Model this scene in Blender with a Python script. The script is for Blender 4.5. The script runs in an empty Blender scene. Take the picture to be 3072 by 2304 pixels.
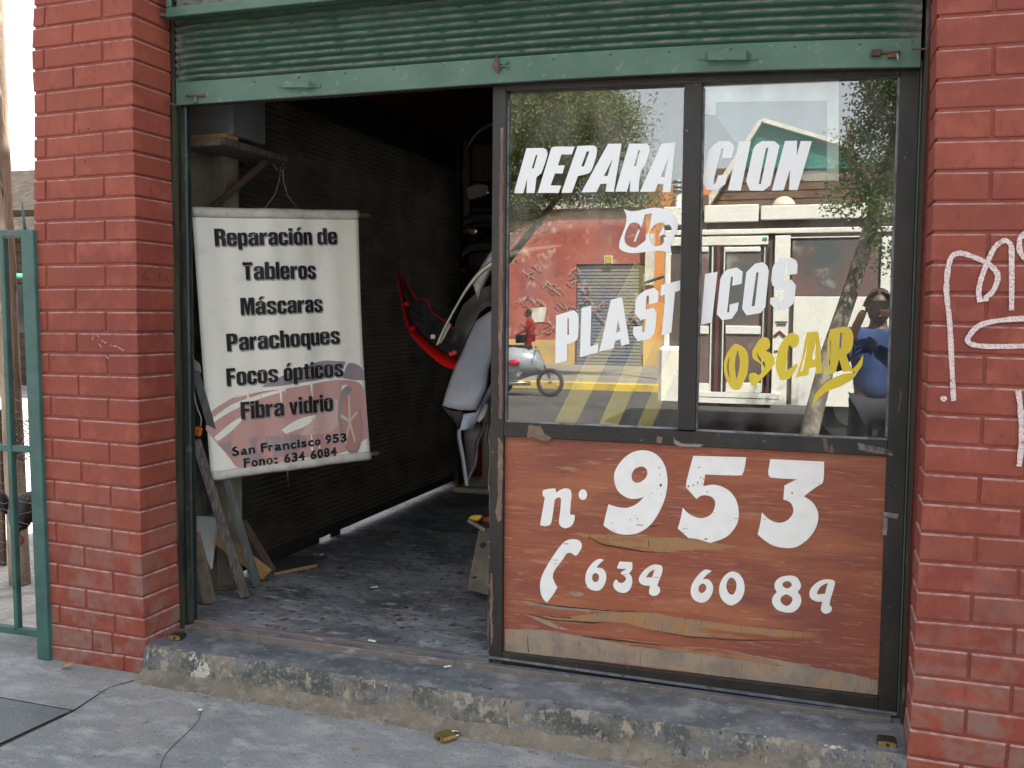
import bpy, bmesh, math, random
from mathutils import Vector, Matrix, noise
R = random.Random(7)
S = bpy.context.scene
COL = S.collection

# ------------------------------------------------------------------ camera
CF = 2940.0                                   # focal length in pixels of the 3072 px wide photograph
CP = Vector((2.6684, -3.3008, 1.639))
yaw, pitch, roll = -.3151, -.0697, .0082
FW = Vector((math.sin(yaw)*math.cos(pitch), math.cos(yaw)*math.cos(pitch), math.sin(pitch)))
_r = FW.cross(Vector((0, 0, 1))).normalized(); _u = _r.cross(FW)
CR = math.cos(roll)*_r + math.sin(roll)*_u
CU = -math.sin(roll)*_r + math.cos(roll)*_u
cam = bpy.data.objects.new('camera', bpy.data.cameras.new('camera')); COL.objects.link(cam)
cam.matrix_world = Matrix(((CR.x, CU.x, -FW.x, CP.x), (CR.y, CU.y, -FW.y, CP.y), (CR.z, CU.z, -FW.z, CP.z), (0, 0, 0, 1)))
cam.data.sensor_width = 36; cam.data.lens = CF/3072*36; cam.data.clip_start = .02; cam.data.clip_end = 900
S.camera = cam

# ------------------------------------------------------------------ light
SUN_EL, SUN_AZ = math.radians(57), math.radians(36)      # azimuth from +y (behind the shop) towards +x
w = bpy.data.worlds.new('World'); S.world = w; w.use_nodes = True
nt = w.node_tree; bg = nt.nodes['Background']
sky = nt.nodes.new('ShaderNodeTexSky'); sky.sky_type = 'NISHITA'; sky.sun_disc = False
sky.sun_elevation = SUN_EL; sky.sun_rotation = SUN_AZ; sky.dust_density = 2.0; sky.air_density = 1.0
hsv = nt.nodes.new('ShaderNodeHueSaturation'); hsv.inputs['Saturation'].default_value = .22      # a hazy city sky
nt.links.new(sky.outputs[0], hsv.inputs['Color']); nt.links.new(hsv.outputs[0], bg.inputs[0]); bg.inputs[1].default_value = .10
sl = bpy.data.lights.new('sun', 'SUN'); sl.energy = 4.6; sl.angle = math.radians(.5); sl.color = (1, .95, .86)
so = bpy.data.objects.new('sun', sl); COL.objects.link(so)
sd = Vector((math.sin(SUN_AZ)*math.cos(SUN_EL), math.cos(SUN_AZ)*math.cos(SUN_EL), math.sin(SUN_EL)))
so.rotation_euler = sd.to_track_quat('Z', 'Y').to_euler()
so.location = (0, 0, 30)
S.view_settings.view_transform = 'Standard'; S.view_settings.look = 'None'
S.view_settings.gamma = 1; S.view_settings.use_curve_mapping = False
S.view_settings.exposure = 2.2
S.cycles.max_bounces = 10; S.cycles.transparent_max_bounces = 16; S.cycles.glossy_bounces = 5

# ------------------------------------------------------------------ measuring: photograph pixel -> point of the place
def ray(px, py): return FW + CR*((px-1536)/CF) - CU*((py-1152)/CF)
def aY(px, py, y):
    d = ray(px, py); return CP + d*((y-CP.y)/d.y)
def aX(px, py, x):
    d = ray(px, py); return CP + d*((x-CP.x)/d.x)
def aZ(px, py, z):
    d = ray(px, py); return CP + d*((z-CP.z)/d.z)
GY = .31                                       # plane of the window glass
def mir(p): return Vector((p.x, 2*GY-p.y, p.z))
def mY(px, py, yv): return mir(aY(px, py, yv)) # a thing seen mirrored in the glass, where it really stands
def mZ(px, py, z): return mir(aZ(px, py, z))

# ------------------------------------------------------------------ helpers
def link(o, parent=None):
    COL.objects.link(o)
    if parent is not None: o.parent = parent
    return o
def tag(o, label=None, cat=None, group=None, kind=None):
    if label: o['label'] = label
    if cat: o['category'] = cat
    if group: o['group'] = group
    if kind: o['kind'] = kind
    return o
def empty(name, label, cat, group=None, kind=None):
    return tag(link(bpy.data.objects.new(name, None)), label, cat, group, kind)
def setmat(o, m):
    o.data.materials.clear(); o.data.materials.append(m)
def obj(name, bm, m, parent=None, smooth=False):
    bmesh.ops.recalc_face_normals(bm, faces=bm.faces)
    me = bpy.data.meshes.new(name); bm.to_mesh(me); bm.free()
    if smooth:
        for p in me.polygons: p.use_smooth = True
    o = bpy.data.objects.new(name, me); me.materials.append(m)
    return link(o, parent)
def bevel(bm, r, seg=1):
    if r > 0:
        bmesh.ops.bevel(bm, geom=list(bm.edges), offset=r, segments=seg, affect='EDGES', profile=.6)
def add_box(bm, a, b, M=None):
    vs = []
    for z in (a[2], b[2]):
        for x, y in ((a[0], a[1]), (b[0], a[1]), (b[0], b[1]), (a[0], b[1])):
            v = Vector((x, y, z)); vs.append(bm.verts.new(M @ v if M else v))
    for f in ((0, 1, 2, 3), (7, 6, 5, 4), (0, 4, 5, 1), (1, 5, 6, 2), (2, 6, 7, 3), (3, 7, 4, 0)):
        bm.faces.new([vs[i] for i in f])
def box(name, a, b, m, parent=None, bv=0, seg=1, M=None):
    bm = bmesh.new(); add_box(bm, a, b, M); bevel(bm, bv, seg)
    return obj(name, bm, m, parent)
def add_prism(bm, poly, n):
    """poly: 3-D points of one face; n: vector of thickness"""
    n = Vector(n)
    a = [bm.verts.new(Vector(p)) for p in poly]; b = [bm.verts.new(Vector(p)+n) for p in poly]
    bm.faces.new(a); bm.faces.new(b[::-1])
    k = len(a)
    for i in range(k): bm.faces.new((a[i], b[i], b[(i+1) % k], a[(i+1) % k]))
def prism(name, poly, n, m, parent=None, bv=0, seg=1):
    bm = bmesh.new(); add_prism(bm, poly, n); bmesh.ops.recalc_face_normals(bm, faces=bm.faces)
    bevel(bm, bv, seg)
    return obj(name, bm, m, parent)
def add_tube(bm, pts, r, sides=8, caps=True):
    pts = [Vector(p) for p in pts]; rings = []
    rr = r if isinstance(r, (list, tuple)) else [r]*len(pts)
    up = None
    for i, p in enumerate(pts):
        t = (pts[min(i+1, len(pts)-1)] - pts[max(i-1, 0)]).normalized()
        if up is None: up = t.orthogonal().normalized()
        up = (up - t*up.dot(t)).normalized(); s = t.cross(up)
        rings.append([bm.verts.new(p + (up*math.cos(2*math.pi*k/sides) + s*math.sin(2*math.pi*k/sides))*rr[i]) for k in range(sides)])
    for a, b in zip(rings, rings[1:]):
        for k in range(sides): bm.faces.new((a[k], a[(k+1) % sides], b[(k+1) % sides], b[k]))
    if caps: bm.faces.new(rings[0][::-1]); bm.faces.new(rings[-1])
def tube(name, pts, r, m, parent=None, sides=8, smooth=True):
    bm = bmesh.new(); add_tube(bm, pts, r, sides); return obj(name, bm, m, parent, smooth)
def bar(name, p, q, wdt, thk, m, parent=None, n=(0, -1, 0), bv=.002, q_w=None):
    """a plank from p to q, width wdt, thickness thk; n: about which way its broad side looks"""
    p, q = Vector(p), Vector(q); t = (q-p).normalized(); n = Vector(n); n = (n - t*n.dot(t)).normalized(); s = t.cross(n)
    w2 = q_w or wdt
    poly = [p - s*wdt/2 + n*thk/2, p + s*wdt/2 + n*thk/2, q + s*w2/2 + n*thk/2, q - s*w2/2 + n*thk/2]
    return prism(name, poly, -n*thk, m, parent, bv)
def surf(name, rows, thk, m, parent=None, smooth=True, sub=0):
    """shell through rows of 3-D points, given real thickness"""
    bm = bmesh.new(); g = [[bm.verts.new(Vector(p)) for p in r] for r in rows]
    for a, b in zip(g, g[1:]):
        for i in range(len(a)-1): bm.faces.new((a[i], a[i+1], b[i+1], b[i]))
    if sub:
        bmesh.ops.subdivide_edges(bm, edges=list(bm.edges), cuts=sub, use_grid_fill=True, smooth=.6)
    bmesh.ops.recalc_face_normals(bm, faces=bm.faces)
    bmesh.ops.solidify(bm, geom=list(bm.faces), thickness=thk)
    return obj(name, bm, m, parent, smooth)
def smooth_poly(pts, n=5):
    out = []; k = len(pts)
    for i in range(k):
        p0, p1, p2, p3 = (pts[(i+j-1) % k] for j in range(4))
        s1 = len(p1) > 2; s2 = len(p2) > 2
        if s1 and s2: out.append((p1[0], p1[1])); continue
        a = (0, 0) if s1 else ((p2[0]-p0[0])/2, (p2[1]-p0[1])/2)
        b = (0, 0) if s2 else ((p3[0]-p1[0])/2, (p3[1]-p1[1])/2)
        for j in range(n):
            t = j/n; h1 = 2*t**3-3*t**2+1; h2 = t**3-2*t**2+t; h3 = -2*t**3+3*t**2; h4 = t**3-t**2
            out.append(tuple(h1*p1[c]+h2*a[c]+h3*p2[c]+h4*b[c] for c in (0, 1)))
    return out
def rough_line(pts, amp, step):
    """insert jagged points along a closed outline"""
    out = []
    for a, b in zip(pts, pts[1:]+pts[:1]):
        L = math.hypot(b[0]-a[0], b[1]-a[1]); n = max(1, int(L/step))
        for i in range(n):
            t = i/n; out.append((a[0]+(b[0]-a[0])*t + R.uniform(-amp, amp)*(i > 0), a[1]+(b[1]-a[1])*t + R.uniform(-amp, amp)*(i > 0)))
    return out
def flat(name, loops, thk, m, parent, place):
    """outlines (with holes) filled and given a thickness; place maps (a, b, c) to a point"""
    cu = bpy.data.curves.new(name, 'CURVE'); cu.dimensions = '2D'; cu.fill_mode = 'BOTH'; cu.extrude = thk/2
    for lp in loops:
        sp = cu.splines.new('POLY'); sp.points.add(len(lp)-1); sp.use_cyclic_u = True
        for i, p in enumerate(lp): sp.points[i].co = (p[0], p[1], 0, 1)
    return _cvt(name, cu, m, parent, place)
def _cvt(name, cu, m, parent, place):
    t = bpy.data.objects.new('t', cu); COL.objects.link(t)
    dg = bpy.context.evaluated_depsgraph_get()
    me = bpy.data.meshes.new_from_object(t.evaluated_get(dg)); bpy.data.objects.remove(t); bpy.data.curves.remove(cu)
    me.name = name
    for v in me.vertices: v.co = place(v.co.x, v.co.y, v.co.z)
    me.materials.clear(); me.materials.append(m); me.update()
    return link(bpy.data.objects.new(name, me), parent)
def flat_px(name, loops, off, sc, y, thk, m, parent):
    """outlines measured on the photograph (crop offset, crop scale), on the plane y"""
    L = []
    for lp in loops:
        if any(len(p) > 2 for p in lp) or getattr(lp, 'curvy', 0): pass
        L.append([(q.x, q.z) for q in (aY(off[0]+p[0]/sc, off[1]+p[1]/sc, y) for p in lp)])
    return flat(name, L, thk, m, parent, lambda a, b, c: Vector((a, y - c, b)))
def ribbon_loops(pts, wdt):
    pts = [Vector((p[0], p[1])) for p in pts]; l, r = [], []
    for i, p in enumerate(pts):
        t = (pts[min(i+1, len(pts)-1)] - pts[max(i-1, 0)]); t = t.normalized() if t.length else Vector((1, 0)); n = Vector((-t.y, t.x))
        k = wdt/2*R.uniform(.85, 1.12)
        l.append(tuple(p+n*k)); r.append(tuple(p-n*k))
    return l + r[::-1]
def open_smooth(pts, n=6):
    out = []
    for i in range(len(pts)-1):
        p0 = pts[max(i-1, 0)]; p1 = pts[i]; p2 = pts[i+1]; p3 = pts[min(i+2, len(pts)-1)]
        for j in range(n):
            t = j/n
            out.append(tuple(.5*((2*p1[c])+(-p0[c]+p2[c])*t+(2*p0[c]-5*p1[c]+4*p2[c]-p3[c])*t*t+(-p0[c]+3*p1[c]-3*p2[c]+p3[c])*t**3) for c in range(len(p1))))
    out.append(tuple(pts[-1])); return out
def text(name, s, a, b, h, m, parent, place, bold=.02, shear=0):
    """lettering from a to b (2-D, baseline) with cap height h"""
    cu = bpy.data.curves.new(name, 'FONT'); cu.body = s; cu.size = 1; cu.offset = bold; cu.extrude = .0004; cu.shear = shear
    cu.resolution_u = 4
    t = bpy.data.objects.new('t', cu); COL.objects.link(t); bpy.context.view_layer.update()
    bb = t.bound_box; x0 = min(c[0] for c in bb); x1 = max(c[0] for c in bb); bpy.data.objects.remove(t)
    L = math.hypot(b[0]-a[0], b[1]-a[1]); ux, uy = (b[0]-a[0])/L, (b[1]-a[1])/L; sx = L/(x1-x0); sy = h/.70
    def pl(x, y, z):
        X = (x-x0)*sx; Y = y*sy
        return place(a[0]+ux*X-uy*Y, a[1]+uy*X+ux*Y, z)
    return _cvt(name, cu, m, parent, pl)

# ------------------------------------------------------------------ materials
def N(nt, t, **k):
    n = nt.nodes.new(t)
    for a, b in k.items():
        if hasattr(n, a): setattr(n, a, b)
        else: n.inputs[a].default_value = b
    return n
def rgba(c): return (c[0], c[1], c[2], 1)
def mixc(nt, fac, a, b):
    m = nt.nodes.new('ShaderNodeMix'); m.data_type = 'RGBA'
    for s, v in ((0, fac), (6, a), (7, b)):
        if isinstance(v, bpy.types.NodeSocket): nt.links.new(v, m.inputs[s])
        else: m.inputs[s].default_value = rgba(v) if s > 0 else v
    return m.outputs[2]
def noise_fac(nt, scale, lo, hi, detail=5, stretch=None, rough=.6, w=0):
    g = nt.nodes.new('ShaderNodeNewGeometry'); v = g.outputs['Position']
    mp = nt.nodes.new('ShaderNodeMapping'); nt.links.new(v, mp.inputs[0])
    mp.inputs['Scale'].default_value = stretch or (1, 1, 1); mp.inputs['Location'].default_value = (w, w*.7, w*1.3)
    n = nt.nodes.new('ShaderNodeTexNoise'); n.inputs['Scale'].default_value = scale; n.inputs['Detail'].default_value = detail
    n.inputs['Roughness'].default_value = rough; nt.links.new(mp.outputs[0], n.inputs['Vector'])
    r = nt.nodes.new('ShaderNodeMapRange'); r.inputs[1].default_value = lo; r.inputs[2].default_value = hi
    nt.links.new(n.outputs[0], r.inputs[0]); return r.outputs[0], n.outputs[0]
def mat(name, base, layers=(), rough=.6, metal=0, bump=0, bscale=60, bstretch=None, dust_light=None, spec=.5, rnd=0, low=None):
    """layers: (colour, noise scale, lo, hi, stretch); dust: dust and painted sky light on upward faces; low: (colour, z, fade, scale) grime rising from below"""
    m = bpy.data.materials.new(name); m.use_nodes = True; nt = m.node_tree; b = nt.nodes['Principled BSDF']
    c = base; w = R.uniform(0, 9)
    if rnd:
        oi = nt.nodes.new('ShaderNodeObjectInfo'); mr = N(nt, 'ShaderNodeMapRange'); mr.inputs[3].default_value = 1-rnd; mr.inputs[4].default_value = 1+rnd
        nt.links.new(oi.outputs['Random'], mr.inputs[0]); h = nt.nodes.new('ShaderNodeHueSaturation'); h.inputs['Color'].default_value = rgba(base)
        nt.links.new(mr.outputs[0], h.inputs['Value']); c = h.outputs[0]
    for i, L in enumerate(layers):
        f, _ = noise_fac(nt, L[1], L[2], L[3], stretch=L[4] if len(L) > 4 else None, w=w+i*3.1)
        c = mixc(nt, f, c, L[0])
    if low:
        g = nt.nodes.new('ShaderNodeNewGeometry'); sp = nt.nodes.new('ShaderNodeSeparateXYZ'); nt.links.new(g.outputs['Position'], sp.inputs[0])
        mr = nt.nodes.new('ShaderNodeMapRange'); mr.inputs[1].default_value = low[1]; mr.inputs[2].default_value = low[1]+low[2]
        mr.inputs[3].default_value = 1; mr.inputs[4].default_value = 0; nt.links.new(sp.outputs[2], mr.inputs[0])
        f, _ = noise_fac(nt, low[3], .42, .62, w=w+20)
        mu = nt.nodes.new('ShaderNodeMath'); mu.operation = 'MULTIPLY'; nt.links.new(mr.outputs[0], mu.inputs[0]); nt.links.new(f, mu.inputs[1])
        c = mixc(nt, mu.outputs[0], c, low[0])
    if dust_light:
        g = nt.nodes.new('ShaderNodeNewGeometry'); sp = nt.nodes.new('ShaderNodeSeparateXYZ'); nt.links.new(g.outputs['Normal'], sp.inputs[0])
        mr = nt.nodes.new('ShaderNodeMapRange'); mr.inputs[1].default_value = dust_light[1]; mr.inputs[2].default_value = dust_light[2]; nt.links.new(sp.outputs[2], mr.inputs[0])
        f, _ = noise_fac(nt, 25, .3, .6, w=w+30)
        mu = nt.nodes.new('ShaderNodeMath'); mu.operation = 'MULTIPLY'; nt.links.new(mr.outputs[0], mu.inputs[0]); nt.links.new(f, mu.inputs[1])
        c = mixc(nt, mu.outputs[0], c, dust_light[0])
    if isinstance(c, bpy.types.NodeSocket): nt.links.new(c, b.inputs['Base Color'])
    else: b.inputs['Base Color'].default_value = rgba(c)
    b.inputs['Roughness'].default_value = rough; b.inputs['Metallic'].default_value = metal; b.inputs['Specular IOR Level'].default_value = spec
    if bump:
        _, n = noise_fac(nt, bscale, 0, 1, detail=6, stretch=bstretch, w=w)
        bp = nt.nodes.new('ShaderNodeBump'); bp.inputs['Strength'].default_value = 1; bp.inputs['Distance'].default_value = bump
        nt.links.new(n, bp.inputs['Height']); nt.links.new(bp.outputs[0], b.inputs['Normal'])
    return m
M = {}
RED = (.30, .076, .047)
M['brick'] = mat('brick_paint', RED, [((.22, .052, .038), 2.2, .38, .66), ((.35, .095, .066), 9, .5, .72), ((.20, .055, .042), 40, .55, .72, (1, 1, .5)), ((.12, .06, .05), 30, .68, .76)], rough=.6, spec=.3, bump=.0014, bscale=170, dust_light=((.62, .46, .43), .12, .5), rnd=.08, low=((.25, .15, .125), .35, .7, 11))  # brick top edges tinted paler: sky highlight painted in with the dust
M['mortar'] = mat('mortar_paint', (.26, .062, .042), [((.19, .05, .04), 20, .45, .7)], rough=.7, bump=.002, bscale=90)
M['green'] = mat('green_paint', (.03, .125, .072), [((.05, .16, .10), 6, .4, .7), ((.018, .08, .04), 30, .6, .75), ((.13, .17, .12), 18, .6, .8, (.3, 1, 2))], rough=.42, bump=.0006, bscale=120, dust_light=((.42, .41, .39), .0, .6))  # slat tops greyed: their lit bands are put into the colour, with dust
M['green_flat'] = mat('green_paint_flat', (.085, .17, .135), [((.055, .13, .09), 5, .35, .65), ((.17, .23, .19), 22, .60, .72), ((.13, .09, .06), 8, .70, .74), ((.10, .09, .05), 60, .70, .76)], rough=.45, bump=.0006, bscale=140, dust_light=((.40, .38, .34), .5, .9))
M['gate'] = mat('teal_gate_paint', (.045, .13, .115), [((.03, .09, .08), 12, .45, .7), ((.20, .09, .05), 16, .68, .72)], rough=.45, bump=.0005)
M['frame'] = mat('worn_black_paint', (.014, .015, .014), [((.032, .031, .027), 8, .4, .7, (1, 1, .4)), ((.13, .085, .065), 7, .66, .70, (2.6, 1, .5)), ((.28, .26, .22), 60, .69, .75)], rough=.5, bump=.001, bscale=80)
M['track'] = mat('track_post_paint', (.012, .022, .022), [((.05, .07, .05), 10, .5, .7, (3, 3, .35)), ((.10, .10, .08), 40, .62, .72)], rough=.35, bump=.0005)
M['wood_edge'] = mat('frayed_wood', (.13, .10, .08), [((.05, .04, .035), 18, .45, .6, (3, 3, .5)), ((.36, .32, .28), 40, .6, .7)], rough=.8, bump=.003, bscale=50, bstretch=(4, 4, .6))
M['panel'] = mat('panel_red_paint', (.30, .085, .042), [((.215, .065, .048), 2.2, .38, .62), ((.37, .13, .06), 4, .48, .66, (.35, 1, 2)), ((.37, .15, .085), 30, .54, .72, (.2, 1, 3)), ((.46, .25, .16), 60, .62, .70, (.2, 1, 2.4)), ((.40, .17, .12), 9, .62, .7, (.4, 1, 2)), ((.12, .045, .035), 55, .68, .74, (.08, 1, 3))], rough=.5, bump=.0010, bscale=38, bstretch=(.15, 1, 3.5))
M['bare'] = mat('bare_plywood', (.36, .20, .085), [((.36, .20, .09), 5, .4, .65), ((.26, .20, .15), 7, .5, .66), ((.28, .09, .05), 12, .48, .60, (.3, 1, 2)), ((.10, .07, .05), 60, .6, .72, (3, 1, .25))], rough=.8, bump=.0012, bscale=60, bstretch=(3, 1, .4))
M['bare_grey'] = mat('weathered_plywood', (.32, .26, .195), [((.38, .23, .12), 4, .5, .7), ((.22, .18, .145), 9, .45, .65), ((.09, .06, .05), 50, .6, .7, (3, 1, .2))], rough=.85, bump=.0012, bscale=60, bstretch=(3, 1, .3))
M['chip'] = mat('exposed_red_paint', (.16, .06, .045), rough=.8)
M['crack'] = mat('split_wood_shadow', (.05, .035, .03), rough=.9)
M['white'] = mat('white_sign_paint', (.86, .88, .86), [((.80, .82, .79), 20, .45, .7), ((.40, .33, .29), 42, .695, .72, (.25, 1, 2.6)), ((.16, .09, .08), 26, .735, .745)], rough=.45, bump=.0005, bscale=60, bstretch=(.2, 1, 3))
M['vinyl_white'] = mat('white_vinyl', (.83, .87, .88), rough=.4)
M['vinyl_yellow'] = mat('yellow_vinyl', (.74, .58, .035), [((.68, .52, .04), 6, .4, .7)], rough=.4)
M['spray'] = mat('white_spray_paint', (.74, .68, .66), [((.50, .28, .25), 220, .48, .60), ((.40, .16, .13), 30, .62, .72)], rough=.7)
M['scratch'] = mat('pale_scratch', (.62, .44, .42), [((.36, .1, .08), 90, .45, .55)], rough=.8)
M['pencil'] = mat('pencil_mark', (.05, .035, .04), [((.3, .08, .06), 120, .45, .6)], rough=.8)
M['pave'] = mat('pavement_concrete', (.27, .29, .29), [((.31, .28, .265), .9, .5, .62), ((.19, .215, .225), 1.6, .42, .62), ((.38, .39, .38), 5, .55, .68, (1, 2, 1)), ((.36, .37, .385), 7, .5, .72, (1, 1.7, 1)), ((.13, .145, .17), 9, .62, .70, (1, 1.6, 1)), ((.10, .10, .115), 60, .62, .70), ((.45, .45, .44), 100, .60, .70), ((.17, .175, .19), 150, .56, .66)], rough=.85, bump=.006, bscale=60, bstretch=(1, 1.8, 1))
M['pave_dark'] = mat('darker_pavement_concrete', (.17, .19, .195), [((.125, .14, .15), 3, .4, .66), ((.28, .285, .30), 60, .6, .72), ((.09, .09, .11), 70, .66, .73)], rough=.85, bump=.004, bscale=60)
M['dirt'] = mat('packed_dirt', (.20, .175, .135), [((.13, .12, .095), 6, .4, .65), ((.27, .25, .21), 22, .5, .72), ((.08, .075, .065), 60, .6, .7)], rough=.95, bump=.007, bscale=40)
M['step'] = mat('worn_step_paint', (.15, .165, .18), [((.085, .10, .115), 6, .4, .62), ((.24, .25, .255), 9, .5, .66, (1, 1.5, 1)), ((.30, .31, .32), 45, .60, .72), ((.025, .03, .035), 28, .66, .72), ((.30, .10, .08), 60, .74, .76)], rough=.6, bump=.0022, bscale=55)
M['step_face'] = mat('peeling_step_face', (.075, .085, .082), [((.19, .175, .14), 6, .46, .58, (1, 1, .8)), ((.15, .155, .16), 9, .50, .58), ((.30, .28, .22), 14, .58, .63, (1, 1, .8)), ((.46, .47, .40), 9, .655, .67, (1, 1, .6)), ((.03, .035, .03), 30, .60, .68, (3, 1, .5)), ((.24, .22, .18), 60, .55, .64), ((.50, .50, .45), 34, .68, .70, (2, 1, .6))], rough=.8, bump=.010, bscale=42, low=((.21, .18, .135), .14, .06, 5))
M['floor'] = mat('stained_shop_floor', (.17, .18, .19), [((.27, .285, .305), 2.0, .46, .60), ((.09, .095, .10), 4.5, .50, .64, (.8, 1, 1)), ((.36, .38, .40), 14, .54, .66, (.7, 1.3, 1)), ((.06, .065, .075), 30, .56, .66, (.7, 1.3, 1)), ((.13, .05, .05), 6, .62, .70), ((.42, .43, .42), 26, .675, .70), ((.02, .02, .022), 24, .6, .68)], rough=.7, bump=.003, bscale=40)
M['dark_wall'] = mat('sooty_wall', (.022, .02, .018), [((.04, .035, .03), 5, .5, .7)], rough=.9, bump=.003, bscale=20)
M['shutter_in'] = mat('grimy_shutter_steel', (.085, .082, .063), [((.045, .04, .032), 4, .4, .65), ((.11, .105, .085), 9, .55, .75, (1, .3, 1))], rough=.6, bump=.0005)
M['steel'] = mat('galvanised_steel', (.33, .35, .36), [((.22, .23, .24), 8, .45, .7)], rough=.45, metal=.5)
M['rust'] = mat('rusty_steel', (.14, .075, .05), [((.06, .045, .04), 30, .45, .6)], rough=.8, bump=.0005)
M['redtrack'] = mat('worn_red_track', (.20, .13, .115), [((.15, .14, .13), 3, .42, .56, (.5, 1, 1)), ((.40, .33, .32), 30, .58, .7, (.3, 1, 1))], rough=.55, bump=.0008)
M['brass'] = mat('aged_brass', (.42, .32, .12), [((.22, .17, .07), 60, .45, .7)], rough=.38, metal=.8)
M['darkbrass'] = mat('dark_bronze', (.075, .05, .045), [((.14, .10, .05), 70, .55, .7)], rough=.4, metal=.5)
M['chrome'] = mat('shackle_steel', (.6, .6, .62), rough=.2, metal=1)
M['black'] = mat('matt_black', (.015, .015, .016), rough=.6)
M['wood_grey'] = mat('weathered_plank', (.155, .14, .12), [((.08, .07, .06), 20, .42, .62, (3, 3, .4)), ((.27, .26, .24), 30, .58, .72, (3, 3, .5))], rough=.85, bump=.002, bscale=40, bstretch=(4, 4, .5))
M['wood_green'] = mat('greenish_metal_bar', (.075, .09, .085), [((.13, .145, .13), 14, .5, .7, (3, 3, .4))], rough=.6, bump=.001)
M['wood_brown'] = mat('brown_plank', (.085, .05, .032), [((.15, .09, .055), 16, .5, .7, (3, 3, .4))], rough=.75, bump=.001)
M['wood_new'] = mat('sawn_pine', (.42, .27, .12), [((.33, .19, .08), 16, .45, .68, (3, 3, .4)), ((.22, .12, .05), 12, .68, .74)], rough=.7, bump=.0008)
M['wood_mid'] = mat('dusty_offcut', (.24, .19, .14), [((.15, .12, .09), 20, .42, .65)], rough=.8, bump=.0015)
M['whiteboard'] = mat('white_melamine', (.55, .57, .55), [((.25, .22, .2), 70, .68, .72)], rough=.5)
M['banner'] = mat('banner_vinyl', (.86, .845, .745), [((.88, .875, .80), 3, .4, .7), ((.72, .72, .66), 6, .55, .75), ((.34, .32, .29), 70, .71, .76)], rough=.55)
M['banner_hem'] = mat('dusty_banner_hem', (.62, .60, .54), [((.46, .43, .39), 14, .45, .68), ((.18, .15, .13), 50, .66, .7)], rough=.7)
M['ink'] = mat('banner_black_ink', (.035, .032, .036), rough=.5)
M['ink_grey'] = mat('banner_grey_shadow_ink', (.30, .27, .31), rough=.5)
M['ink_white'] = mat('banner_white_outline', (.75, .75, .73), rough=.5)
for n, c in (('pink', (.56, .27, .23)), ('pink2', (.66, .43, .36)), ('mauve', (.34, .22, .23)), ('cream', (.70, .63, .50)), ('tyre', (.17, .13, .14)), ('glassink', (.25, .20, .24)), ('rimred', (.55, .22, .17))):
    c = tuple(min(.85, x*.88+.08) for x in c) if n != 'tyre' else (.33, .28, .29); M['b_'+n] = mat('banner_print_'+n, c, [(tuple(x*.9+.04 for x in c), 12, .4, .7)], rough=.55)
M['dowel'] = mat('wooden_dowel', (.36, .25, .13), [((.24, .16, .08), 25, .45, .65)], rough=.7)
M['wire'] = mat('dull_wire', (.30, .29, .27), rough=.5, metal=.6)
M['cable'] = mat('grey_cable', (.28, .27, .22), rough=.6)
M['orange'] = mat('orange_plastic', (.62, .13, .02), rough=.45)
M['bump_red'] = mat('red_car_paint', (.75, .016, .014), [((.45, .012, .01), 14, .6, .75)], rough=.28)
M['bump_dark'] = mat('raw_bumper_inside', (.05, .048, .05), [((.11, .10, .10), 12, .5, .7), ((.25, .09, .07), 16, .70, .76)], rough=.7)
M['liner'] = mat('primered_liner', (.045, .045, .045), [((.13, .12, .12), 8, .45, .65), ((.32, .12, .08), 5, .60, .70)], rough=.6)
M['bump_grey'] = mat('blue_grey_primer', (.24, .265, .30), [((.30, .325, .355), 5, .4, .7), ((.14, .15, .17), 20, .62, .75), ((.35, .37, .4), 60, .72, .75)], rough=.42)
M['bump_blue'] = mat('pale_blue_paint', (.42, .52, .66), [((.22, .28, .38), 10, .5, .7)], rough=.35)
M['bump_cream'] = mat('cream_plastic_strip', (.82, .79, .66), [((.35, .32, .26), 30, .6, .72)], rough=.5)
M['cream_paint'] = mat('cream_enamel', (.42, .42, .30), [((.30, .30, .20), 8, .5, .7)], rough=.4)
M['cab_red'] = mat('red_cabinet_paint', (.22, .012, .02), rough=.4)
M['yellow'] = mat('yellow_paint', (.62, .42, .02), [((.35, .22, .03), 25, .55, .65)], rough=.5)
M['yellow_dull'] = mat('yellow_painted_board', (.90, .60, .06), [((.78, .55, .06), 6, .45, .7)], rough=.6)
M['road'] = mat('asphalt', (.06, .058, .055), [((.085, .08, .075), 1.2, .4, .65), ((.035, .035, .035), .8, .55, .7), ((.13, .12, .11), 60, .6, .75)], rough=.9, bump=.004, bscale=80)
M['walk'] = mat('far_pavement', (.27, .25, .22), [((.19, .175, .155), 1.3, .42, .65), ((.35, .33, .29), 6, .55, .75)], rough=.9)
M['kerb_y'] = mat('yellow_kerb_paint', (.62, .42, .07), [((.36, .28, .15), 4, .52, .66)], rough=.8)
M['kerb'] = mat('kerb_concrete', (.30, .29, .27), [((.2, .19, .18), 5, .45, .65)], rough=.9)
M['ground'] = mat('bare_ground', (.17, .15, .12), [((.11, .10, .08), .4, .4, .6)], rough=1)
M['yard'] = mat('yard_concrete', (.40, .38, .34), [((.25, .24, .22), 3, .45, .62), ((.52, .50, .45), 14, .5, .75)], rough=.9, bump=.006, bscale=12)
M['rw'] = mat('red_render_wall', (.42, .12, .085), [((.30, .085, .07), 1.1, .4, .65), ((.55, .28, .22), 3, .58, .68), ((.20, .09, .08), 2, .62, .7)], rough=.9)
M['yw'] = mat('yellow_wall_base', (.62, .42, .16), [((.46, .32, .15), 1.5, .45, .65), ((.3, .27, .22), 5, .66, .7)], rough=.9)
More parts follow.
